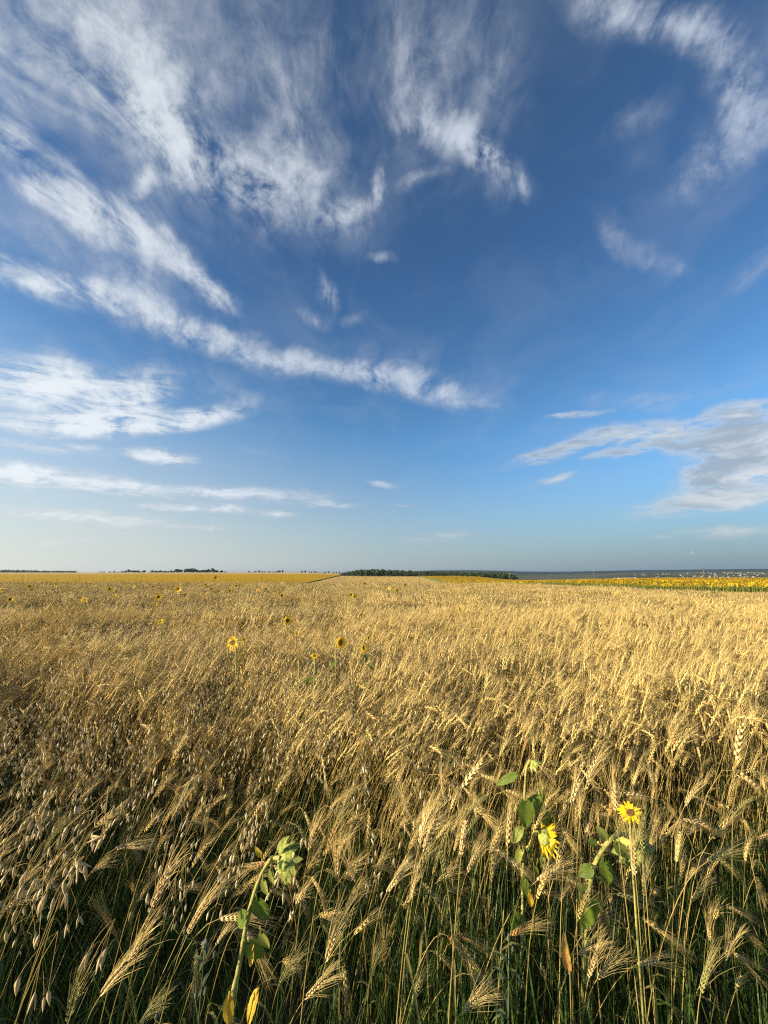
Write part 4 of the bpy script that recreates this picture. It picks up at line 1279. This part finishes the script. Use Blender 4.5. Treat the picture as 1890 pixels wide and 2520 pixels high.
add_leaf(r, 1288, 2030, 1262, 2070, dB - .02, .050, 'sf_leaf_pale', seed=64)
add_leaf(r, 1292, 1990, 1330, 1960, dB, .05, 'sf_leaf', seed=65)
add_leaf(r, 1284, 2240, 1262, 2290, dB - .12, .06, 'sf_leaf', seed=66)

# C: thick stem bent over like a crook
dC = 1.38
r = empty('sunflower', ground_under(at(1446, 2210, 1.34), -.02, .10), 'sunflower with a thick pale stem bent over like a crook and a hanging spent head', 'sunflower', 'sunflowers in the foreground')
stem_mesh(r, [world_loc(r), at(1446, 2250, 1.35), at(1450, 2200, 1.36), at(1460, 2140, 1.37), at(1480, 2096, dC), at(1502, 2068, dC), at(1526, 2052, dC + .01), at(1542, 2058, dC + .03)], .0066, .0078, hairs=True)
flower_head(r, at(1556, 2086, dC + .06), Vector((.40, .42, -.80)), .054, np.random.default_rng(4), petals=0, bracts=30)
add_leaf(r, 1508, 2066, 1548, 2112, dC - .03, .055, 'sf_leaf_pale', seed=31, face=(-.3, -.9, .2))
add_leaf(r, 1484, 2108, 1498, 2182, dC - .03, .060, 'sf_leaf', seed=32, face=(-.3, -1, .1))
add_leaf(r, 1476, 2084, 1458, 2074, dC, .036, 'sf_leaf', seed=33)
add_leaf(r, 1446, 2205, 1440, 2285, 1.32, .085, 'sf_leaf', seed=34, face=(-.2, -1, .15), droop=.05)
add_leaf(r, 1456, 2200, 1480, 2248, 1.34, .060, 'sf_leaf_pale', seed=35)
add_leaf(r, 1452, 2200, 1430, 2186, 1.34, .036, 'sf_leaf_pale', seed=36)

add_leaf(r, 1500, 2072, 1476, 2044, dC, .045, 'sf_leaf_pale', seed=67)
add_leaf(r, 1466, 2130, 1434, 2150, dC - .02, .055, 'sf_leaf', seed=68)
add_leaf(r, 1530, 2056, 1580, 2050, dC + .02, .05, 'sf_leaf_pale', seed=69)

# D: small flower looking up, behind the awns
dD = 1.18
r = empty('sunflower', ground_under(at(1552, 2060, dD), .01, .05), 'small ragged yellow flower held level above the crook shaped sunflower', 'sunflower', 'sunflowers in the foreground')
stem_mesh(r, [world_loc(r), at(1556, 2120, dD), at(1552, 2050, dD), at(1550, 2006, dD)], .0032, .0028)
flower_head(r, at(1552, 2000, dD), Vector((-.50, -.22, .82)), .013, np.random.default_rng(5), petals=1.0, plen=1.9, fold=.25, bracts=10)
add_leaf(r, 1553, 2070, 1580, 2082, dD, .03, 'sf_leaf', seed=41)

def simple_sunflower(px, py, dia, label, group, face=(.1, -1, .15), petals=1.0, leaves=3, dmin=0, name='sunflower', h0=None, tall=None, sd_=0, real=.105):
    """a whole flowering plant standing in the wheat, its flower seen under the given bearing"""
    dep = min((CAM_Z - 1.06) * FPX / (py - 1409.8), FPX * .17 / dia)
    dep = min(dep, (CAM_Z - 1.06 - land1((px - 945) / FPX * dep, dep)) * FPX / (py - 1409.8))
    dia *= 1.12; real = dia / FPX * dep
    c = at(px, py, dep)
    rg = np.random.default_rng(int(px * 3 + py) + sd_)
    s = (dia / FPX * dep) / .125
    root = ground_under(c, rg.uniform(-.08, .08), rg.uniform(.02, .10))
    t = empty(name, root, label, 'sunflower', group)
    n = Vector(face).normalized()
    bk = c - n * (.03 * s)
    stem_mesh(t, [root, root.lerp(bk, .5) + Vector((.01, 0, 0)), bk - Vector((0, 0, .06)) - n * .03, bk], .007, .005)
    flower_head(t, c, n, .025 * s, rg, petals=petals * rg.uniform(.75, 1.1), plen=1.75, bracts=12, fold=rg.uniform(-.1, .5))
    for i in range(leaves):
        a = rg.uniform(0, 6.28); zz = c.z - .14 - .12 * i
        p = Vector((root.x * .3 + c.x * .7, root.y * .3 + c.y * .7, zz))
        leaf_mesh(p, Vector((math.cos(a), math.sin(a), rg.uniform(-.5, .2))), Vector((0, 0, 1)), rg.uniform(.06, .11), rg.uniform(.05, .085), .45, .25, .03, i + int(px)).build('leaf', M['sf_leaf'], t)
    return t
FD = 'sunflowers growing through the wheat'
mid = [
    (573, 1581, 30, 'big yellow sunflower facing the camera, left of the middle of the wheat', (-.25, -1, .15)),
    (600, 1574, 13, 'small yellow flower just right of the big sunflower left of the middle', (.1, -1, .2)),
    (837, 1581, 31, 'sunflower turned half to the left with dark leaves, near the middle of the wheat', (.75, -.75, .05)),
    (894, 1594, 24, 'sunflower seen almost edge on, right of the half turned one', (.95, -.35, .1)),
    (906, 1570, 14, 'small flower above the edge on sunflower near the middle', (.9, -.5, .1)),
    (707, 1527, 20, 'sunflower standing alone behind the big one, facing front right', (.5, -1, .1)),
    (730, 1558, 13, 'half hidden yellow flower between the two nearest sunflowers', (.2, -.8, .6)),
    (774, 1614, 17, 'ragged low yellow flower left of the half turned sunflower', (0, -.6, .8)),
    (737, 1622, 9, 'tiny yellow bloom left of the ragged low flower', (.2, -.8, .5)),
    (395, 1530, 14, 'yellow flower low in the oats on the left', (0, -.7, .6)),
    (439, 1449, 17, 'dark centred sunflower rising above the wheat in front of the tree row', (-.1, -1, .0)),
    (390, 1469, 15, 'sunflower with a bright face left of the dark centred one', (.2, -1, .1)),
    (383, 1486, 9, 'small yellow bloom under the bright faced sunflower', (.2, -.9, .4)),
    (281, 1467, 13, 'wide flat yellow flower in the left part of the wheat', (0, -.5, .8)),
    (207, 1476, 14, 'pair like double yellow flower further left in the wheat', (0, -.6, .7)),
    (25, 1475, 15, 'yellow sunflower close to the left edge of the picture', (.3, -1, .3)),
    (4, 1451, 10, 'dark sunflower right at the left edge', (.1, -1, .1)),
    (566, 1454, 10, 'small sunflower in line above the big one', (.2, -1, .1)),
    (693, 1465, 11, 'small dim sunflower left of the golden strip', (.4, -1, .1)),
    (864, 1464, 12, 'yellow flower in the wheat below the golden strip', (.1, -1, .2)),
    (872, 1467, 9, 'smaller bloom close beside the yellow flower below the golden strip', (.5, -1, .2)),
    (1134, 1482, 13, 'upper of two side facing sunflowers right of the middle', (.95, -.4, .1)),
    (1131, 1499, 18, 'lower of two side facing sunflowers right of the middle', (.9, -.45, .1)),
    (1183, 1498, 12, 'small side facing sunflower right of the pair', (.9, -.5, .1)),
    (1279, 1547, 15, 'yellow side facing sunflower in the right half of the wheat', (.9, -.5, .2)),
    (1680, 1552, 11, 'thin yellow flower in the wheat toward the right edge', (.9, -.4, .2)),
    (1653, 1497, 10, 'small yellow bloom below the green leafy patch', (.5, -1, .3)),
    (1592, 1540, 10, 'pale yellow bloom left of the thin flower on the right', (.6, -1, .3)),
    (530, 1421, 10, 'tall bloom standing up from the brow against the mustard field', (.4, -1, .2)),
]
for (px, py, dia, lab, fc) in mid:
    simple_sunflower(px, py, dia, lab, FD, fc, petals=1.0 if dia > 8 else .7, leaves=3 if dia > 16 else 2)

# C2: copies for the scattered heads along the brow of the field
pr = []
for i in range(4):
    rg = np.random.default_rng(900 + i)
    t = empty('sunflower', (0, 0, 0), 'small distant sunflower among others scattered along the brow of the wheat', 'sunflower', 'sunflowers scattered along the brow')
    hh = rg.uniform(.92, 1.12)
    stem_mesh(t, [Vector((0, 0, 0)), Vector((.02, 0, hh * .6)), Vector((.0, .03, hh - .02)), Vector((0, 0, hh))], .008, .006)
    flower_head(t, Vector((0, -.03, hh)), Vector((rg.uniform(-.3, .6), -1, rg.uniform(-.2, .3))), .036, rg, petals=.9 if i < 3 else .4, plen=1.65, bracts=10)
    for k_ in range(4):
        a = rg.uniform(0, 6.28)
        leaf_mesh(Vector((0, 0, hh - .1 - .12 * k_)), Vector((math.cos(a), math.sin(a), -.1)), Vector((0, 0, 1)), .17, .14, .35, .2, .05, k_ + i).build('leaf', M['sf_leaf'], t)
    pr.append(t)
rgb_ = np.random.default_rng(63); n_put = 0
def put_brow(px, dep, s):
    global n_put
    o = pr[n_put] if n_put < 4 else copy_tree(pr[int(rgb_.integers(0, 4))])
    n_put += 1
    x = (px - 945) / FPX * dep
    o.location = (x, dep, land1(x, dep)); o.rotation_euler.z = rgb_.uniform(-.5, .5); o.scale = (s, s, s)
    return o
for i in range(50):
    px = 620 * rgb_.uniform(0, 1) ** 1.15 if i < 38 else rgb_.uniform(640, 1000)
    put_brow(px, rgb_.uniform(13, 30), rgb_.uniform(.88, 1.06))
# green leafy plants right of the middle
pg = []
for i in range(3):
    rg = np.random.default_rng(950 + i)
    t = empty('sunflower', (0, 0, 0), 'green leafy sunflower without bloom in the weedy patch of wheat on the right', 'sunflower', 'green sunflower plants in the weedy patch on the right')
    hh = rg.uniform(.98, 1.15)
    stem_mesh(t, [Vector((0, 0, 0)), Vector((.02, 0, hh * .6)), Vector((0, 0, hh))], .008, .005)
    for k_ in range(9):
        a = rg.uniform(0, 6.28)
        leaf_mesh(Vector((0, 0, hh - .03 - .055 * k_)), Vector((math.cos(a), math.sin(a), rg.uniform(-.2, .4))), Vector((0, 0, 1)), rg.uniform(.12, .22), rg.uniform(.10, .17), .35, .2, .05, k_ + i).build('leaf', M['sf_leaf'], t)
    pg.append(t)
for i in range(34):
    px = rgb_.normal(1715, 38) if i < 20 else rgb_.uniform(1440, 1890) if i < 28 else rgb_.normal(1470, 25)
    dep = rgb_.uniform(16, 20) if i < 20 else rgb_.uniform(17, 25)
    o = pg[i] if i < 3 else copy_tree(pg[int(rgb_.integers(0, 3))])
    x = (px - 945) / FPX * dep
    o.location = (x, dep, land1(x, dep) - .02); o.rotation_euler.z = rgb_.uniform(0, 6.28)
    s = rgb_.uniform(.85, 1.05); o.scale = (s, s, s)

# the near rows of the blooming field on the right
def field_plant(seed, lod=1):
    rg = np.random.default_rng(seed); mb = MB()
    hh = rg.uniform(1.45, 1.75)
    mb.mat(0).tube([Vector((0, 0, 0)), Vector((.02, 0, hh * .6)), Vector((.04, -.02, hh - .03)), Vector((.08, -.05, hh))], [.014, .012, .010, .009], 5)
    n = Vector((rg.uniform(.2, .9), -rg.uniform(.2, .8), rg.uniform(-.1, .3))).normalized(); a = n.orthogonal(); b = n.cross(a); c = Vector((.10, -.06, hh))
    mb.mat(2); k_ = len(mb.v); mb.v += [c + n * .02 + (a * math.cos(w * .785) + b * math.sin(w * .785)) * .06 for w in range(8)]; mb.face(*range(k_, k_ + 8))
    mb.mat(3)
    for w in range(16):
        e = a * math.cos(w * .3927) + b * math.sin(w * .3927); q = n.cross(e)
        k_ = len(mb.v); mb.v += [c + e * .055 - q * .016, c + e * .10 - q * .02 + n * .012, c + e * .14 + n * .02 * rg.uniform(-1, 2), c + e * .10 + q * .02 + n * .012, c + e * .055 + q * .016]; mb.face(*range(k_, k_ + 5))
    mb.mat(1)
    for i in range(11):
        ang = rg.uniform(0, 6.28)
        l = leaf_mesh(Vector((.02, 0, hh - .12 - .11 * i)), Vector((math.cos(ang), math.sin(ang), -.1)), Vector((0, 0, 1)), rg.uniform(.16, .26), rg.uniform(.14, .22), .4, .2, .07, i, False)
        k_ = len(mb.v); mb.v += l.v
        for f in l.f: mb.face(*[q + k_ for q in f])
    return mb
fm = [M['sf_stem'], M['sf_leaf'], M['disc'], M['petal']]
fsrc = [field_plant(820 + i).build('field_sunflower', fm) for i in range(5)]
spots = []
for row in range(60):
    for y in np.arange(30, 120, .32):
        x = float(x_right(y)) + .35 + .7 * row
        if x > 1.18 * y + 3: continue
        spots.append((x + rgb_.uniform(-.12, .12), y + rgb_.uniform(-.12, .12)))
spots.sort(key=lambda p: math.hypot(p[0], p[1]) + 1.2 * (p[0] - float(x_right(p[1]))))
near_, rest = spots[:240], np.array(spots[240:9000])
for i, (x, y) in enumerate(near_):
    o = fsrc[i] if i < 5 else fsrc[int(rgb_.integers(0, 5))].copy()
    if i >= 5: COL.objects.link(o)
    o.location = (x, y, land1(x, y)); o.rotation_euler.z = rgb_.normal(0, .3); s = rgb_.uniform(.9, 1.1); o.scale = (s, s, s)
    tag(o, 'blooming sunflower in the front rows of the yellow field on the right', 'sunflower', 'front row sunflowers of the yellow field')
src2 = [to_source(field_plant(840 + i).build('field_sunflower', fm)) for i in range(3)]
nr = len(rest)
scatter('sunflower_rows', src2, np.column_stack([rest, land(rest[:, 0], rest[:, 1])]), np.column_stack([np.zeros(nr), np.zeros(nr), rgb_.normal(0, .3, nr)]), rgb_.uniform(.88, 1.1, nr),
        'mass of blooming sunflowers behind the front rows of the yellow field', 'sunflowers')

# ------------------------------------------------------------------ thistles
def thistle(px, py, dep, heads, label, seed, h=None):
    rg = np.random.default_rng(seed)
    top = at(px, py, dep); root = ground_under(top, -.02, .03)
    t = empty('thistle', root, label, 'thistle')
    S = MB(); pts = hermite(root, Vector((0, 0, top.z)), top, Vector((.02, 0, top.z * .6)), 10)
    S.tube(pts, [.0032 - .0018 * i / 10 for i in range(11)], 6)
    for (qx, qy, kind) in heads:
        e = at(qx, qy, dep); b0 = min(pts[3:], key=lambda p: (p - e + Vector((0, 0, .05))).length)
        S.tube(hermite(b0, Vector((0, 0, .03)), e, Vector((0, 0, .04)), 5), .0012, 5)
    S.build('stem', M['weed'], t)
    for i in range(16):
        k_ = int(rg.integers(3, 10)); m = MB()
        a = rg.uniform(0, 6.28); blade(m, rg, pts[k_] + Vector((0, 0, rg.uniform(-.02, .02))), a, rg.uniform(.03, .075), rg.uniform(.006, .012), .8, 6, .3)
        m.build('leaf', M['weed'], t)
    for (qx, qy, kind) in heads:
        e = at(qx, qy, dep); m = MB()
        m.spindle(e, Vector((0, 0, 1)), .014, .0052, 8, ((0, .3), (.3, 1), (.7, .9), (1, .5)))
        bd = m.build('bud', M['weed'], t)
        m = MB()
        for i in range(70 if kind == 'w' else 26):
            d = (Vector((0, 0, .45 if kind == 'w' else 1.3)) + rvec(rg, .55 if kind == 'w' else .3)).normalized()
            m.needle(e + Vector((0, 0, .012)), d, rg.uniform(.010, .016) if kind == 'w' else rg.uniform(.005, .009), .0004 if kind == 'w' else .0007, None, 1)
        m.build('down' if kind == 'w' else 'florets', M['fluff'] if kind == 'w' else M['purple'], bd)
    return t
thistle(505, 2330, .98, [(503, 2338, 'w'), (528, 2358, 'p'), (432, 2288, 'p'), (482, 2458, 'p'), (455, 2300, 'g'), (505, 2450, 'g'), (385, 2510, 'p')],
        'thistle with one white tuft of down and small purple buds at lower left', 3)
thistle(1252, 2320, 1.0, [(1252, 2318, 'p'), (1262, 2342, 'g')], 'single slim thistle with a purple tip beside the copper nodding ears', 4)

# dry curled leaf at the lower right and a pale bindweed like weed
r = empty('dock_plant', ground_under(at(1396, 2390, .98), 0, .06), 'withered weed with one curled orange brown leaf left of the ivory ear cluster', 'weed')
stem_mesh(r, [world_loc(r), at(1404, 2440, .97), at(1400, 2398, .98)], .0016, .0012, 'dryleaf')
add_leaf(r, 1402, 2395, 1390, 2335, .98, .030, 'sf_leaf_brown', seed=51, face=(-.5, -.8, .2), curl=1.1, droop=.5)

# ------------------------------------------------------------------ the air
def build_haze():
    m = bpy.data.materials.new('haze_air'); m.use_nodes = True
    t = m.node_tree; t.nodes.clear(); g = NT(t)
    out = g.n('ShaderNodeOutputMaterial'); v = g.n('ShaderNodeVolumePrincipled')
    v.inputs['Color'].default_value = (.74, .86, 1.0, 1)
    v.inputs['Anisotropy'].default_value = .65
    v.inputs['Density'].default_value = HAZE
    g.link(v.outputs[0], out.inputs['Volume'])
    zs = [v.co.z for v in bpy.data.objects['ground'].data.vertices]
    lo, hi = min(zs) - 1.0, max(max(zs), 8.0) + 3.0
    mb = MB().box((0, 0, (lo + hi) / 2), 31000, 31000, hi - lo)
    o = mb.build('haze', m, None, False)
    tag(o, None, None, None, 'stuff')
HAZE = 7e-5
build_haze()
